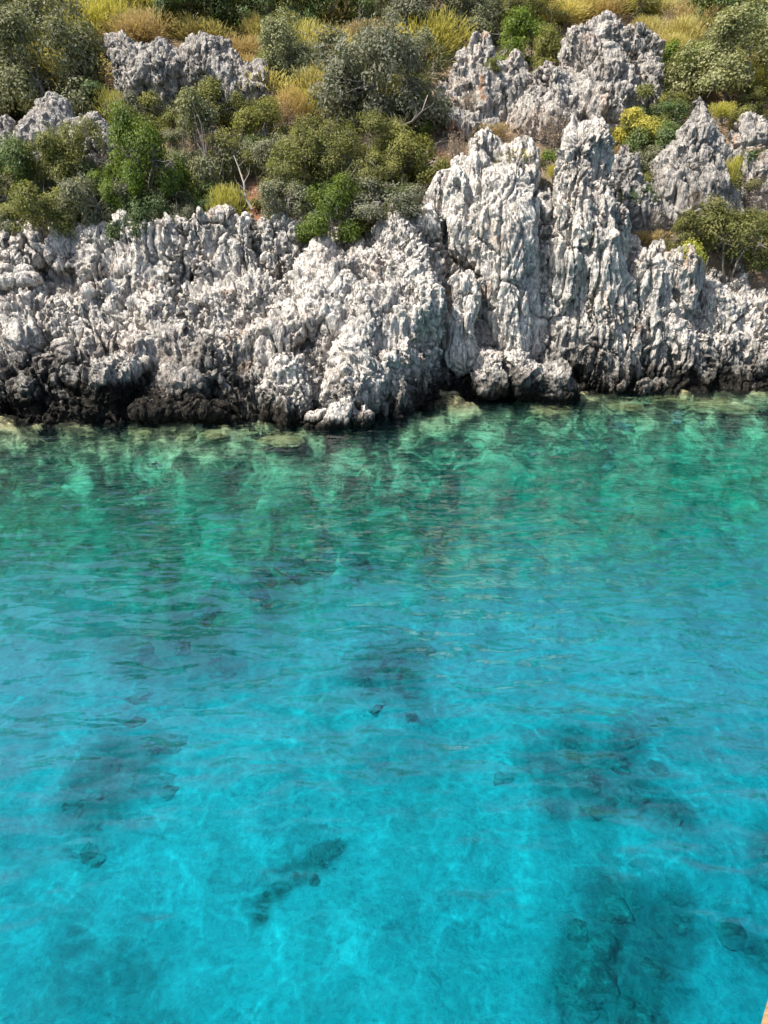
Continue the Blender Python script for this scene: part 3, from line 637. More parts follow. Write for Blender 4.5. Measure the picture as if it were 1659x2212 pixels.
def bush(kind, W, H, seed, nclump, nleaf, leaf, bare=0, flat=0.0, thin=1.0):
    """woody shrub: stems fan out from the foot to leaf clumps spread over and through an uneven dome"""
    rng = np.random.RandomState(seed); R = W/2
    nl = max(7, int(nclump/13)); ld = unit(rng.normal(size=(nl, 3))*[1, 1, .7]+[0, 0, .35])
    lr = (.17+.27*rng.rand(nl)); lc = ld*((.36+.46*rng.rand(nl))*(1+.25*fbm(ld*1.7+seed, 2, seed)))[:, None]
    li = rng.randint(nl, size=nclump); d = unit(rng.normal(size=(nclump, 3))+ld[li]*.7+[0, 0, .45])
    C = (lc[li]+d*(lr[li]*(.55+.45*rng.rand(nclump)))[:, None])*np.array([R, R, H*0.72]); C[:, 2] += H*0.26
    C[:, 2] = np.maximum(C[:, 2], H*0.05+0.1*H*rng.rand(nclump))
    paths = []
    nst = 5+rng.randint(4)
    st = [(unit(np.array([math.cos(t), math.sin(t), .7+.8*rng.rand()]))*H*.42, t) for t in np.linspace(0, 6.28, nst, endpoint=False)+rng.rand(nst)*.7]
    base = [np.array([.08*R*math.cos(t), .08*R*math.sin(t), -0.25]) for _, t in st]
    for (p, t), b in zip(st, base):
        m = (b+p)/2+rng.randn(3)*.06*H
        paths.append(([b, m*.6+b*.4, m, p], .022*W**.7, .012*W**.7))
    S = np.array([p for p, _ in st])
    for c in C[:: max(1, int(nclump/90))]:
        k = np.argmin(((S-c)**2).sum(1)); a = S[k]; m = (a+c)/2+rng.randn(3)*.07*H
        paths.append(([a, (a+m)/2+rng.randn(3)*.02*H, m, c], .009*W**.6, .003))
    for _ in range(bare):               # bare grey twigs that stick out of the leaves
        c = C[rng.randint(nclump)]; o = unit(c-[0, 0, H*.35]+rng.randn(3)*.4*R); l = (.12+.2*rng.rand())*W**.6
        p1 = c+o*l*.5+rng.randn(3)*.05*l; p2 = c+o*l+rng.randn(3)*.15*l
        paths.append(([c-o*l*.5, c, p1, p2], .0065, .003)); q = p1+unit(rng.randn(3)+o)*l*.5
        paths.append(([p1, (p1+q)/2+rng.randn(3)*.03*l, q], .0045, .0025))
    wv, wf = tubes(paths)
    cr = (0.12+0.09*rng.rand(nclump))*W**.5
    k = rng.randint(nclump, size=nclump*nleaf)
    o = unit(rng.normal(size=(len(k), 3))+[0, 0, .25]); rr = cr[k]*rng.rand(len(k))**.4
    P = C[k]+o*rr[:, None]*[1, 1, .8-flat]
    P[:, 2] = np.maximum(P[:, 2], .02)
    nn = unit(o*.7+d[k]*.6+[0, 0, .3]+rng.normal(size=o.shape)*.45)
    L = leaf*(.7+.6*rng.rand(len(k))); ct = rng.rand(nclump)*.45
    v, f, t = leaves(P, nn, L, L*.52*thin, rng, np.clip(ct[k]+.55*rng.rand(len(k)), 0, 1))
    return raw_mesh('branches', wv, wf, True, M_WOOD), raw_mesh('crown', v, f, False, LEAF[kind], tone=t)

def broom(kind, W, H, seed, n, clumps=7, wd=.011):
    """broom: sheaves of fine upright stems, wispy at the tips"""
    rng = np.random.RandomState(seed); R = W/2
    cc = np.concatenate([rng.normal(size=(clumps, 2))*R*.46, np.zeros((clumps, 1))], 1); chh = H*(.68+.36*rng.rand(clumps))
    k = rng.randint(clumps, size=n)
    th = rng.rand(n)*6.283; tilt = np.abs(rng.randn(n))*.72
    dr = np.stack([np.cos(th)*np.sin(tilt), np.sin(th)*np.sin(tilt), np.cos(tilt)], 1)
    l0 = rng.rand(n)**.7*.82; L = chh[k]*(.07+.10*rng.rand(n))
    A0 = cc[k]*.55+rng.normal(size=(n, 3))*[.03*W, .03*W, 0]+dr*(chh[k]*l0)[:, None]+cc[k]*(l0*.6)[:, None]
    side = unit(np.cross(dr, rng.normal(size=(n, 3)))); bend = unit(dr+rng.normal(size=(n, 3))*.22)
    V = np.stack([A0-side*wd*.5, A0+side*wd*.5, A0+bend*L[:, None]+side*wd*.45, A0+bend*L[:, None]-side*wd*.45], 1)
    tn = np.clip(.15+.75*(l0/.82)+.3*(rng.rand(n)-.5), 0, 1); t = np.stack([tn*.7, tn*.7, np.clip(tn+.15, 0, 1), np.clip(tn+.15, 0, 1)], 1).ravel()
    i = np.arange(n)*4; f = np.stack([i, i+1, i+2, i+3], 1)
    paths = []
    for c, h in zip(cc, chh):
        for _ in range(3):
            e = c*1.1+[rng.randn()*.1*W, rng.randn()*.1*W, h*.6]; b = c*.4+[0, 0, -.15]
            paths.append(([b, (b+e)/2+rng.randn(3)*.04*H, e], .012*W**.5, .004))
    wv, wf = tubes(paths)
    return raw_mesh('branches', wv, wf, True, M_WOOD), raw_mesh('foliage', V.reshape(-1, 3), f, False, LEAF[kind], tone=t)

def twigs(kind, W, H, seed, n):
    """dry twiggy bush: mostly bare fine branches and a haze of withered leaves"""
    rng = np.random.RandomState(seed); paths = []; tips = []
    for _ in range(n):
        d = unit(rng.normal(size=3)*[1, 1, .5]+[0, 0, .75]); e = d*[W/2, W/2, H]*(.6+.4*rng.rand()); e[2] = abs(e[2])
        b = np.array([rng.randn()*.04*W, rng.randn()*.04*W, -.1]); m = (b+e)/2+rng.randn(3)*.09*W
        paths.append(([b, (b+m)/2+rng.randn(3)*.03*W, m, (m+e)/2+rng.randn(3)*.04*W, e], .010*W**.5, .003))
        for q in (m, (m+e)/2, e):
            for _ in range(3):
                g = q+unit(rng.randn(3)+d*.8)*W*(.08+.14*rng.rand()); paths.append(([q, (q+g)/2+rng.randn(3)*.02*W, g], .004, .0022)); tips.append(g)
    wv, wf = tubes(paths); T = np.array(tips); k = rng.randint(len(T), size=len(T)*5)
    P = T[k]+rng.normal(size=(len(k), 3))*.035*W**.7; L = .035*(.6+.8*rng.rand(len(k)))
    v, f, t = leaves(P, unit(rng.normal(size=P.shape)+[0, 0, .5]), L, L*.5, rng, rng.rand(len(k)))
    return raw_mesh('branches', wv, wf, True, M_WOOD), raw_mesh('foliage', v, f, False, LEAF[kind], tone=t)

VAR = {}
def var(key, fn):
    VAR.setdefault(key, []).append(fn)
for sd in (1, 2):
    for kd in ('silver', 'dark', 'olive', 'grey'):
        b = 130 if kd == 'grey' else 80 if kd == 'olive' else 40
        var((kd, 'L'), (3.6, 2.4)+bush(kd, 3.6, 2.4, 10*sd+len(kd), 270, 78 if kd != "grey" else 72, .086, b, thin=1.0))
for sd in (3, 4):
    for kd in ('silver', 'dark', 'olive', 'green', 'grey'):
        var((kd, 'M'), (1.9, 1.4)+bush(kd, 1.9, 1.4, 10*sd+len(kd), 120, 92, .060, 60 if kd == 'grey' else 24))
for sd in (5, 6):
    for kd in ('lime', 'green', 'olive', 'silver'):
        var((kd, 'S'), (0.9, 0.7)+bush(kd, 0.9, 0.7, 10*sd+len(kd), 54, 90, .045, 6))
for sd in (7, 8):
    for kd in ('gold', 'brown', 'ygreen'):
        var((kd, 'M'), (1.4, 1.2)+broom(kd, 1.4, 1.2, 10*sd+len(kd), 5600, 16, .014))
for sd in (7, 8):
    for kd in ('gold', 'ygreen', 'brown'):
        var((kd, 'S'), (0.7, 0.55)+broom(kd, 0.7, 0.55, 10*sd+len(kd), 2600, 9, .011))
    var(('dry', 'M'), (1.4, 1.0)+twigs('dry', 1.4, 1.0, sd, 46))
    var(('dry', 'S'), (0.7, 0.5)+twigs('dry', 0.7, 0.5, sd+20, 22))
PRNG = random.Random(5); COUNT = {}
def plant(u, v, w, h, kd, label, y=None, name=None, cat=None, dz=0.0, group=None):
    p = ground(u, v) if y is None else at(u, v, y)
    k = mpp(u, v, p[1]); W, H = w*k*1.0, h*k*1.10
    sizes = [q[1] for q in VAR if q[0] == kd]
    best = min(sizes, key=lambda q: abs(math.log(VAR[(kd, q)][0][0]/W)))
    i = COUNT.get((kd, best), 0); COUNT[(kd, best)] = i+1
    vw, vh, br, cr = VAR[(kd, best)][i % len(VAR[(kd, best)])]
    woody = kd in ('silver', 'dark', 'olive', 'green', 'grey', 'lime')
    nm = name or ('shrub' if woody else 'dry_bush' if kd == 'dry' else 'broom_bush')
    o = obj(nm, None, loc=(p[0], p[1], p[2]-0.06+dz), label=label, category=cat or ('shrub' if woody or kd == 'dry' else 'broom'))
    if group: o['group'] = group
    o.scale = (W/vw, W/vw*PRNG.uniform(.9, 1.1), H/vh); o.rotation_euler = (0, 0, PRNG.uniform(0, 6.28))
    obj('branches', br, o); obj('crown' if woody else 'foliage', cr, o)
    return o

PLANTS = [
 # top row of trees
 (60, 185, 260, 200, 'grey', 'dull grey-green tree in the top left corner', None, 'tree'),
 (105, 262, 280, 215, 'silver', 'wide silvery dome-shaped tree at the left edge', None, 'tree'),
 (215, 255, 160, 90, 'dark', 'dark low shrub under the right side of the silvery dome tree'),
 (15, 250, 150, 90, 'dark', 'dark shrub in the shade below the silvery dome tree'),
 (300, 30, 150, 110, 'grey', 'grey tree at the top edge left of the golden brush'),
 (440, 75, 230, 130, 'dark', 'dark green tree at the top edge behind the golden brush', None, 'tree'),
 (620, 85, 210, 140, 'dark', 'dark tree at the top edge above the round silvery shrub', None, 'tree'),
 (745, 75, 190, 120, 'dark', 'blackish tree around the shadowy hollow at the top', None, 'tree'),
 (880, 100, 210, 130, 'grey', 'tall grey-green shrub behind the big twiggy shrub'),
 (1005, 95, 180, 130, 'silver', 'silver-green tree at the top edge above the pinkish rock column', None, 'tree'),
 (1130, 60, 170, 100, 'olive', 'olive tree at the top edge above the bright green shrub', None, 'tree'),
 (1125, 150, 150, 115, 'green', 'bright green shrub between the two high outcrops'),
 (1185, 195, 120, 125, 'olive', 'olive-grey shrub hanging over the pinkish rock face'),
 (1545, 90, 200, 150, 'dark', 'dark green tree in the top right corner', None, 'tree'),
 (1640, 110, 160, 150, 'dark', 'dark green tree cut by the right edge near the top', None, 'tree'),
 (1590, 215, 290, 175, 'silver', 'huge grey-green shrub leaning over the slope at the upper right'),
 (1490, 190, 130, 110, 'green', 'bright green shrub beside the golden-brown broom on the upper right'),
 (1395, 265, 150, 90, 'olive', 'low olive shrub left of the pointed spire'),
 (1330, 245, 80, 50, 'green', 'small green shrub at the foot of the massive outcrop'),
 # around the middle
 (625, 205, 195, 150, 'silver', 'round silvery shrub between the jagged outcrop and the big twiggy shrub'),
 (840, 285, 290, 225, 'grey', 'biggest grey-green twiggy shrub in the middle of the slope'),
 (760, 275, 150, 100, 'silver', 'blue-green shrub at the lower left of the biggest twiggy shrub'),
 (915, 285, 130, 90, 'dark', 'dark green shrub at the lower right of the biggest twiggy shrub'),
 (905, 180, 150, 110, 'silver', 'light grey-green shrub on the shoulder of the biggest twiggy shrub'),
 (715, 185, 75, 65, 'lime', 'lime-yellow shrub on the left flank of the biggest twiggy shrub'),
 (645, 205, 45, 35, 'lime', 'little lime shrub at the foot of the round silvery shrub'),
 (545, 335, 160, 120, 'olive', 'brownish olive shrub below the two golden brooms'),
 (655, 330, 110, 70, 'olive', 'olive scrub under the golden-brown broom in the middle'),
 (650, 430, 200, 150, 'olive', 'broad olive shrub right of the dead white branch'),
 (780, 400, 210, 130, 'olive', 'broad olive-brown shrub below the biggest twiggy shrub'),
 (890, 395, 170, 130, 'olive', 'olive-brown shrub left of the pale rock ridge'),
 (615, 475, 150, 110, 'grey', 'grey twiggy shrub standing on the scree', 21.8),
 (712, 515, 170, 140, 'green', 'bright green shrub draped over the edge of the pale shelf', 21.4),
 (830, 470, 200, 100, 'grey', 'tangled grey leafless shrub above the central buttress', 21.7),
 (925, 300, 90, 60, 'green', 'green tussock shrub beside the pinkish rock column'),
 (760, 350, 40, 40, 'lime', 'small lime shoots in the broad olive-brown shrub'),
 (690, 400, 35, 35, 'lime', 'pale yellow shoots in front of the broad olive shrub'),
 (950, 420, 75, 50, 'brown', 'rusty brown small broom left of the lime cushion'),
 (978, 450, 55, 45, 'lime', 'lime cushion shrub at the foot of the pale rock ridge', 21.4),
 (855, 490, 60, 30, 'olive', 'small olive tuft on the crest of the central buttress'),
 # left, below the outcrop
 (450, 420, 170, 175, 'silver', 'big silvery shrub with dark hollow right of the bright green one'),
 (322, 415, 175, 185, 'green', 'bright green shrub lit by the sun left of the big silvery one', 22.4),
 (262, 450, 130, 120, 'green', 'lower bright green shrub below the smooth grey outcrop', 22.1),
 (410, 452, 150, 80, 'dark', 'black-green shrub in deep shade above the left shelf'),
 (150, 425, 190, 140, 'olive', 'olive shrub under the smooth grey outcrop'),
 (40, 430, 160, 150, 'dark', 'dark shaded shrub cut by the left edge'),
 (110, 505, 190, 130, 'olive', 'yellowish olive shrub above the left end of the shelf', 21.7),
 (215, 485, 150, 120, 'grey', 'grey-brown twiggy shrub beside the dark green one on the shelf', 21.8),
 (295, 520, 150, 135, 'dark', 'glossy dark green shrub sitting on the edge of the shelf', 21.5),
 (372, 505, 110, 85, 'grey', 'round grey twiggy shrub between the glossy dark one and the golden broom', 21.6),
 (30, 500, 110, 70, 'grey', 'grey-brown scrub at the left end of the shelf', 21.7),
 (432, 468, 84, 100, 'lime', 'pale lime shrub standing above the golden olive broom'),
 (487, 482, 70, 85, 'ygreen', 'golden olive broom at the top of the scree', 21.8),
 (440, 470, 70, 50, 'olive', 'small olive shrub left of the golden olive broom'),
 # right
 (1575, 575, 190, 150, 'olive', 'big olive shrub above the rounded hump on the right', 22.4),
 (1650, 560, 110, 130, 'olive', 'olive shrub cut by the right edge above the rounded hump'),
 (1480, 545, 100, 90, 'olive', 'olive shrub behind the lime bush on the right'),
 (1505, 590, 95, 90, 'lime', 'bright lime bush spilling over the squat block', 21.3),
 (1390, 527, 70, 32, 'brown', 'orange dry tuft behind the squat block'),
 (1400, 500, 90, 55, 'dry', 'pale dry flowering bush behind the orange tuft'),
 (1330, 345, 50, 35, 'brown', 'rusty tuft at the foot of the umbrella-shaped broom'),
 (1190, 315, 125, 80, 'dry', 'beige leafless bush under the pinkish face'),
 (1120, 352, 75, 34, 'ygreen', 'yellow-green cushion broom on top of the white wall', 22.3),
 (1205, 365, 75, 55, 'green', 'green shrub in the notch beside the tall pillar', 22.2),
 (1197, 380, 38, 28, 'ygreen', 'small yellow cushion broom in the notch beside the tall pillar', 21.9),
 (985, 345, 45, 60, 'dry', 'dry beige tuft between the olive-brown shrub and the pale rock ridge'),
 (1580, 395, 32, 65, 'ygreen', 'narrow lime-yellow broom on the right side of the spire', 24.0),
 (1560, 250, 55, 32, 'ygreen', 'bright yellow low broom right of the spire tip', 25.6),
 (1440, 245, 45, 40, 'ygreen', 'bright yellow broom left of the spire tip'),
 (1645, 330, 60, 60, 'gold', 'golden broom at the right edge'),
 (1605, 320, 60, 50, 'dry', 'dry beige bush right of the spire'),
 (1600, 270, 70, 40, 'dry', 'withered bush behind the yellow low broom'),
 (1060, 150, 40, 28, 'olive', 'little olive shrub growing from the pinkish rock column', 28.2),
 (1010, 235, 35, 40, 'dry', 'pale dry tuft on the face of the pinkish rock column', 27.6),
 (1060, 300, 60, 35, 'brown', 'rusty grass tuft at the foot of the pinkish rock column'),
 (1500, 445, 30, 40, 'dry', 'grey-white tuft on the front of the spire', 23.4),
 # golden brooms of the upper left
 (215, 65, 80, 45, 'gold', 'small golden broom left of the long golden row'),
 (260, 70, 90, 52, 'gold', 'golden broom at the left end of the long golden row'),
 (305, 95, 110, 66, 'brown', 'rust-brown broom above the jagged outcrop'),
 (360, 70, 70, 45, 'gold', 'golden broom behind the rust-brown one'),
 (415, 92, 95, 55, 'gold', 'domed golden broom in the middle of the long golden row'),
 (470, 105, 90, 55, 'gold', 'golden broom right of the domed one'),
 (525, 130, 80, 50, 'brown', 'tawny broom at the right end of the long golden row'),
 (560, 90, 55, 62, 'gold', 'upright golden-orange broom beside the dark tree'),
 (510, 240, 78, 78, 'gold', 'left of the two tall golden brooms below the jagged outcrop'),
 (566, 250, 70, 80, 'gold', 'right of the two tall golden brooms below the jagged outcrop'),
 (628, 280, 75, 85, 'brown', 'golden-brown broom with bare stems in the middle'),
 (675, 265, 70, 55, 'ygreen', 'yellow-green broom right of the golden-brown one'),
 (700, 130, 60, 45, 'gold', 'golden broom below the shadowy hollow'),
 (160, 255, 72, 52, 'ygreen', 'yellowish broom left of the two greenish ones'),
 (215, 270, 62, 75, 'ygreen', 'upright greenish broom next to the smooth grey outcrop'),
 (258, 285, 75, 85, 'ygreen', 'largest greenish-gold broom above the smooth grey outcrop'),
 (327, 238, 62, 58, 'ygreen', 'bright pointed yellow broom below the jagged outcrop'),
 (395, 215, 60, 55, 'brown', 'brown withered broom in the notch of the jagged outcrop'),
 (453, 190, 35, 32, 'gold', 'little golden tuft on the right of the jagged outcrop'),
 (430, 235, 40, 45, 'gold', 'thin golden tuft left of the two tall golden brooms'),
 (50, 245, 50, 40, 'gold', 'small golden broom under the silvery dome tree'),
 (540, 165, 70, 45, 'brown', 'dry brown broom at the right end of the jagged outcrop'),
 (12, 300, 40, 35, 'dry', 'pinkish dry bush at the left edge'),
 # upper right
 (1290, 45, 85, 45, 'brown', 'orange-brown broom above the massive outcrop'),
 (1345, 30, 75, 42, 'ygreen', 'yellow-green broom at the top edge above the massive outcrop'),
 (1415, 40, 80, 50, 'gold', 'golden broom at the top edge right of the massive outcrop'),
 (1330, 62, 70, 35, 'dry', 'dry beige bush right behind the massive outcrop'),
 (1395, 75, 70, 40, 'gold', 'low golden broom on the back of the massive outcrop'),
 (1440, 75, 75, 50, 'dry', 'bare grey bush between the golden brooms and the dark tree'),
 (1375, 130, 75, 55, 'brown', 'brown broom hanging on the side of the massive outcrop'),
 (1430, 135, 85, 60, 'gold', 'large golden-brown broom beside the massive outcrop'),
 (960, 110, 55, 45, 'gold', 'golden broom between the twiggy shrub and the pinkish rock column'),
]
for p in PLANTS: plant(*p)
VAR[('umbrella', 'M')] = [(1.4, 0.62)+bush('ygreen', 1.4, 0.62, 77, 90, 110, .05, 10)]
o = plant(1372, 352, 118, 58, 'umbrella', 'umbrella-shaped golden-green broom with dark trunk left of the pointed spire', name='broom_bush', cat='broom', dz=.62)
k_ = 1/o.scale[2]; v_, f_ = tubes([([(-.25, .05, -.85*k_), (-.12, .02, -.45*k_), (0, 0, -.1), (.1, 0, .25)], .055, .03), ([(-.12, .02, -.45*k_), (-.25, .05, -.1), (-.4, .1, .2)], .035, .015), ([(-.02, 0, -.15), (.2, -.1, .05), (.42, -.1, .25)], .03, .012)])
obj('trunk', raw_mesh('trunk', v_, f_, True, wood_material('dark_bark', (0.05, 0.04, 0.03), (0.11, 0.09, 0.07))), o)

# low scrub filling the ground between the larger shrubs
def free(u, v): # not on a rock outcrop, not on the scree
    for (a, b, c, d) in ((220, 60, 570, 215), (0, 205, 300, 345), (930, 70, 1110, 290), (1080, 50, 1440, 280), (960, 260, 1330, 700), (1410, 210, 1590, 480), (515, 330, 575, 520)):
        if a < u < c and b < v < d: return False
    return True
SCRUB = {'gold': 'low golden broom tuft', 'ygreen': 'low yellow-green broom tuft', 'silver': 'low silvery green scrub bush', 'olive': 'low olive scrub bush', 'grey': 'low grey twiggy scrub bush', 'dark': 'low dark green scrub bush', 'brown': 'low tawny grass tussock', 'dry': 'low withered beige scrub bush'}
MARKS = [(105, 160, 'silvery dome-shaped tree'), (60, 60, 'grey-green corner tree'), (390, 140, 'wide jagged outcrop'), (110, 270, 'smooth grey outcrop'), (300, 60, 'rust-brown broom'), (440, 30, 'dark green tree behind golden brush'),
         (620, 140, 'round silvery shrub'), (720, 40, 'shadowy hollow at the top'), (850, 180, 'biggest grey twiggy shrub'), (540, 210, 'two tall golden brooms'), (530, 400, 'dead white branch'),
         (420, 340, 'big silvery shrub'), (260, 340, 'sunlit bright green shrub'), (120, 440, 'yellowish olive shrub'), (300, 460, 'glossy dark green shrub'), (740, 360, 'broad olive-brown shrub'), (715, 470, 'green shrub draped over the shelf'),
         (890, 350, 'olive-brown shrub near the pale ridge'), (1010, 180, 'pinkish rock column'), (1010, 40, 'silver-green top-edge tree'), (1125, 90, 'bright green shrub between outcrops'), (1300, 150, 'massive grey outcrop'), (1310, 30, 'orange-brown top broom'),
         (1550, 50, 'dark top right corner tree'), (1590, 140, 'huge leaning grey-green shrub'), (1500, 330, 'pointed rock spire'), (1370, 290, 'umbrella-shaped broom'), (1640, 320, 'golden broom at the right edge'), (1350, 420, 'slim broken grey rocks')]
srng = random.Random(11); spots = []; TOLD = set()
for _ in range(900):
    u, v = srng.uniform(-20, 1680), srng.uniform(15, 500)
    if not free(u, v) or (u > 900 and v > 300 and not (1310 < u and v < 470)) or any(abs(u-a) < 40 and abs(v-b) < 26 for a, b in spots): continue
    spots.append((u, v))
for u, v in spots:
    kd = srng.choice(['olive', 'olive', 'olive', 'grey', 'dark', 'dark', 'silver', 'dry'] if v > 270 else ['gold', 'ygreen', 'gold', 'brown', 'silver', 'olive', 'olive', 'ygreen'])
    sz = srng.uniform(75, 145)
    for m_ in sorted(MARKS, key=lambda q: (q[0]-u)**2+(1.6*(q[1]-v))**2):
        dx, dy = u-m_[0], 1.6*(v-m_[1])
        rel = ('left of' if dx < 0 else 'right of') if abs(dx) > abs(dy) else ('above' if dy < 0 else 'below')
        far = 'close ' if math.hypot(dx, dy) < 85 else ''
        if (kd, far, rel, m_[2]) not in TOLD: break
    TOLD.add((kd, far, rel, m_[2]))
    plant(u, v, sz, sz*srng.uniform(.55, .75), kd, SCRUB[kd]+' '+far+rel+' the '+m_[2], name='scrub', cat='scrub', group=SCRUB[kd].replace('scrub bush', 'scrub')+' on the slope')

# dry grass, one mass
rng = np.random.RandomState(3); P = []
for _ in range(900):
    u, v = rng.uniform(-40, 1700), rng.uniform(5, 500)
    if not free(u, v) or (u > 900 and v > 320 and not (1310 < u and v < 470)): continue
    g = ground(u, v); k = 26
    P.append(np.concatenate([g+np.concatenate([rng.normal(size=(k, 2))*.16, np.zeros((k, 1))], 1)], 0))
P = np.concatenate(P); n = len(P); dr = unit(rng.normal(size=(n, 3))*.35+[0, 0, 1]); L = .16+.22*rng.rand(n)
sd_ = unit(np.cross(dr, rng.normal(size=(n, 3))))*.006; T = P+dr*L[:, None]; P[:, 2] -= .05
V = np.stack([P-sd_, P+sd_, T+sd_*.4, T-sd_*.4], 1).reshape(-1, 3); i = np.arange(n)*4
obj('dry_grass', raw_mesh('dry_grass', V, np.stack([i, i+1, i+2, i+3], 1), False, LEAF['dry'], tone=np.repeat(rng.rand(n), 4)),
    kind='stuff', label='thin dry straw-coloured grass on the slope', category='grass')

# scrub on the upper slope above the picture, seen only mirrored in the water
rng = np.random.RandomState(8)
def scrub_mass(bx, by, br, per, leaf, name, label, kd):
    nb = len(bx); bz = hill_z(bx, by)
    k = rng.randint(nb, size=nb*per); o = unit(rng.normal(size=(len(k), 3))+[0, 0, .4]); o[:, 2] = np.abs(o[:, 2])
    P = np.stack([bx, by, bz], 1)[k]+o*(br[k]*(.6+.4*rng.rand(len(k))))[:, None]*[1, 1, 1.1]
    L = leaf*(.8+.5*rng.rand(len(k))); v, f, t = leaves(P, unit(o+rng.normal(size=o.shape)*.4), L, L*.6, rng, rng.rand(len(k)))
    obj(name, raw_mesh(name, v, f, False, LEAF[kd], tone=t), kind='stuff', label=label, category='scrub')
nb = 1500
scrub_mass(rng.uniform(-60, 60, nb), 41+44*rng.rand(nb), .8+1.1*rng.rand(nb), 28, .75, 'upper_scrub', 'far dark scrub covering the upper slope', 'dark')
nb = 420; sx_ = rng.uniform(0, 1, nb); sy_ = 22.3+20*rng.rand(nb); half = .475*sy_+.7
scrub_mass(np.where(np.arange(nb) % 2, 1, -1)*(half+sx_*12), sy_, .5+.9*rng.rand(nb), 90, .18, 'side_scrub', 'olive scrub going on along the slope on both sides', 'olive')

# bleached dead branch by the scree
def dead(name, pts, forks, label):
    o = obj(name, None, loc=pts[0], label=label, category='branch'); p0 = np.array(pts[0])
    v, f = tubes([(np.array(pts)-p0, .045, .014)]); obj('limb', raw_mesh('limb', v, f, True, M_BONE), o)
    for a, b, c in forks:
        v, f = tubes([(np.array([a, b, c])-p0, .018, .005)]); obj('twig', raw_mesh('twig', v, f, True, M_BONE), o)
dead('dead_branch', [A(545, 452, 21.9), A(530, 425, 22.0), A(527, 395, 22.1), A(515, 360, 22.3), A(505, 335, 22.4)],
     [(A(530, 425, 22.0), A(515, 412, 21.9), A(498, 408, 21.8)), (A(527, 395, 22.1), A(538, 375, 22.0), A(540, 352, 22.0)), (A(515, 360, 22.3), A(530, 345, 22.2), A(545, 338, 22.2)), (A(528, 410, 22.0), A(512, 395, 22.0), A(506, 380, 22.0))],
     'bleached dead branch standing over the scree')
dead('dead_branch', [A(860, 275, 25.2), A(890, 262, 25.1), A(912, 240, 25.1), A(924, 205, 25.2)],
     [(A(890, 262, 25.1), A(900, 245, 25), A(896, 225, 25)), (A(912, 240, 25.1), A(925, 232, 25), A(938, 222, 25)), (A(870, 270, 25.2), A(850, 262, 25), A(835, 266, 25))],
     'bare pale branch sticking out of the biggest twiggy shrub')
dead('dead_branch', [A(310, 342, 22.6), A(330, 345, 22.5), A(352, 350, 22.4), A(372, 346, 22.4)],
     [(A(330, 345, 22.5), A(335, 335, 22.4), A(345, 330, 22.4)), (A(352, 350, 22.4), A(362, 358, 22.4), A(375, 360, 22.3))],
     'short white dead branch across the big silvery shrub')

# loose stones of the scree and below the shrubs
def stone_mesh(name, seed, r, material, squash=.7, rough=.18, res=5):
    d = r/res; ax = np.arange(-1.5*r, 1.5*r+d, d); G = np.stack(np.meshgrid(ax, ax, ax, indexing='ij'), -1)
    rr = np.random.RandomState(seed); f = np.sqrt((G*G/np.array([1, .8+.4*rr.rand(), squash])**2).sum(-1))-r
    for _ in range(9):
        nr = unit(rr.normal(size=3)); f = np.maximum(f, G@nr-r*(.62+.2*rr.rand()))
    f = f+rough*r*fbm(G.reshape(-1, 3)*1.3/r+seed, 4, seed).reshape(f.shape)
    V, Q = surface_nets(f, (ax[0],)*3, d); return raw_mesh(name, V, Q, True, material, tide=np.full(len(V), .2))
STONES = [stone_mesh('stone', 40+i, .11, M_ROCK_PINK if i % 2 else M_ROCK_WHITE) for i in range(5)]
srng = random.Random(3); bpy.context.view_layer.update(); DG = bpy.context.evaluated_depsgraph_get()
def surface(u, v):
    d = Vector(ray(u, v)).normalized(); ok, p, nn, _, ob, _ = SC.ray_cast(DG, Vector((0, 0, CAM_H)), d); return p, nn, ob
for i in range(40):
    u = srng.gauss(562, 24); v = srng.uniform(462, 540)
    p, nn, ob = surface(u, v)
    if ob is None or ob.name.split('.')[0] not in ('hillside', 'rocky_shore'): continue
    o = obj('stone', STONES[i % 5], loc=p, label='pale broken stone lying on the scree below the golden olive broom', category='stone', group='stones on the scree')
    sc_ = srng.uniform(.45, 1.1); o.scale = (sc_, sc_, sc_); o.rotation_euler = (srng.uniform(0, 6), srng.uniform(0, 6), srng.uniform(0, 6))

# submerged boulders
def weed_material():
    m, t = mat('weedy_rock'); n = N(t); pos = n('NewGeometry').outputs['Position']
    c = n.ramp(n.noise(pos, 3.0, 6, 0.75, 0.6), [(0.36, (0.07, 0.09, 0.085)), (0.50, (0.17, 0.19, 0.165)), (0.64, (0.42, 0.42, 0.37))])
    b = n('Bump', ins={'Strength': 1.0, 'Distance': 0.1, 'Height': n.noise(pos, 7, 5, 0.7)})
    p = n('BsdfDiffuse', ins={'Color': c, 'Normal': b.outputs[0]})
    o = n('OutputMaterial'); t.links.new(p.outputs[0], o.inputs[0]); return m
M_WEED = weed_material()
BOULD = [stone_mesh('submerged_boulder', 60+i, .5, M_WEED, .8, .6, 10) for i in range(6)]
for sp_, label, group in SUNK:
    for i, (u, v, wpx) in enumerate(sp_):
        for q in range(2):
            u2, v2 = (u, v) if q == 0 else (u+srng.gauss(0, .45)*wpx, v+srng.gauss(0, .35)*wpx)
            g = bed_hit(u2, v2); W = wpx*mpp(u2, v2, g[1])*srng.uniform(.35, .7)
            o = obj('submerged_boulder', BOULD[srng.randrange(6)], loc=g-[0, 0, .12*W], label=label, category='boulder', group=group)
            o.scale = (W, W*srng.uniform(.7, 1.2), W*srng.uniform(.4, .65)); o.rotation_euler = (srng.uniform(-.3, .3), srng.uniform(-.3, .3), srng.uniform(0, 6.28))

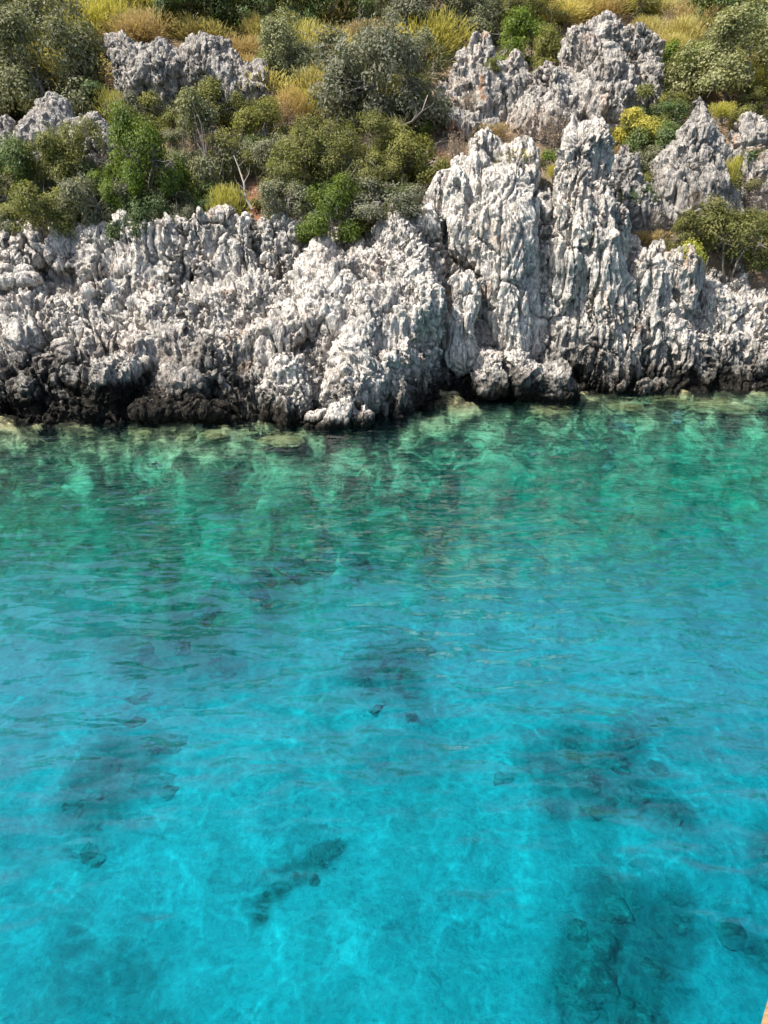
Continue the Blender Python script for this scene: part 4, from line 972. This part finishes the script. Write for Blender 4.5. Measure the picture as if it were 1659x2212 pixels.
# shallow ochre ledges just under the surface along the shore
def reef_material():
    m, t = mat('ochre_reef'); n = N(t); pos = n('NewGeometry').outputs['Position']
    c = n.ramp(n.noise(pos, 4.0, 6, 0.75, 0.6), [(0.36, (0.05, 0.045, 0.025)), (0.50, (0.27, 0.22, 0.10)), (0.64, (0.52, 0.44, 0.25))])
    p = n('BsdfDiffuse', ins={'Color': c, 'Normal': n('Bump', ins={'Strength': 1.0, 'Distance': 0.08, 'Height': n.noise(pos, 9, 5, 0.7)}).outputs[0]})
    o = n('OutputMaterial'); t.links.new(p.outputs[0], o.inputs[0]); return m
REEF = [stone_mesh('reef_ledge', 80+i, .5, reef_material() if i == 0 else bpy.data.materials['ochre_reef'], .7, .7, 10) for i in range(4)]
for i, (u, v, wpx, label) in enumerate([(345, 918, 170, 'largest ochre ledge just under water below the left shelf'), (255, 905, 90, 'small ochre ledge under water left of the largest one'),
        (180, 925, 80, 'olive ledge under water near the left edge'), (470, 925, 130, 'greenish ledge under water right of the largest ochre one'), (575, 908, 110, 'brown ledge under water left of the lone white rock'), (610, 940, 90, 'dim ledge under water in front of the lone white rock'),
        (1270, 845, 90, 'ochre ledge under water at the foot of the tall pillar'), (1350, 868, 120, 'pale ochre ledge under water right of the tall pillar foot'), (1450, 858, 120, 'ochre ledge under water below the rust-stained hole'),
        (1560, 862, 140, 'long ochre ledge under water below the rounded hump'), (1640, 845, 90, 'ochre ledge under water at the right edge'), (1180, 880, 100, 'greenish ledge under water below the knobbly mound')]):
    d = ray(u, v); t = (CAM_H+.12)/-d[2]; W = wpx*t/FP
    o = obj('reef_ledge', REEF[i % 4], loc=(d[0]*t, d[1]*t, -.16-.10*W), label=label, category='ledge', group='ochre ledges under water along the shore')
    o.scale = (W, W*.9, W*.22); o.rotation_euler = (0, 0, srng.uniform(-.5, .5))

# wooden rail of the boat, lower right corner
def rail():
    m, t = mat('rail_wood'); n = N(t); pos = n('TexCoord').outputs['Object']
    c = n.ramp(n.noise(n.scale(pos, (14, 14, 0.7)), 3, 5, 0.6), [(0.35, (0.30, 0.17, 0.08)), (0.6, (0.46, 0.29, 0.15))])
    p = n('BsdfPrincipled', ins={'Base Color': c, 'Roughness': 0.35}); q = n('OutputMaterial'); t.links.new(p.outputs[0], q.inputs[0])
    p0 = np.array(A(1664, 2140, 0.95)); p1 = np.array(A(1640, 2225, 0.80)); ax = unit(p0-p1); c0 = p1-ax*.9; c1 = p0+ax*1.6
    sx = unit(np.cross(ax, [0, 0, 1])); up = np.cross(sx, ax)
    hw, hh, ch = .055, .022, .008
    prof = [(0, -hh+ch), (0, hh-ch), (ch, hh), (2*hw-ch, hh), (2*hw, hh-ch), (2*hw, -hh+ch), (2*hw-ch, -hh), (ch, -hh)]
    V = [q+sx*a+up*b for q in (c0, c1) for a, b in prof]; L = float(np.linalg.norm(c1-c0))
    F = [(i, (i+1) % 8, 8+(i+1) % 8, 8+i) for i in range(8)]+[(0, 3, 2, 1), (0, 7, 4, 3), (7, 6, 5, 4), (8, 9, 10, 11), (8, 11, 12, 15), (15, 12, 13, 14)]
    o = obj('boat_rail', None, loc=c0, label='varnished wooden boat rail just showing in the lower right corner', category='rail')
    obj('handrail', raw_mesh('handrail', np.array(V)-c0, F, False, m), o)
    for f in (.15, .85):
        q = c0+(c1-c0)*f+sx*hw-c0; v, f2 = tubes([([q+[0, 0, -.9], q+[0, 0, -.45], q], .018, .018)]); obj('stanchion', raw_mesh('stanchion', v, f2, True, M_BONE), o)
rail()
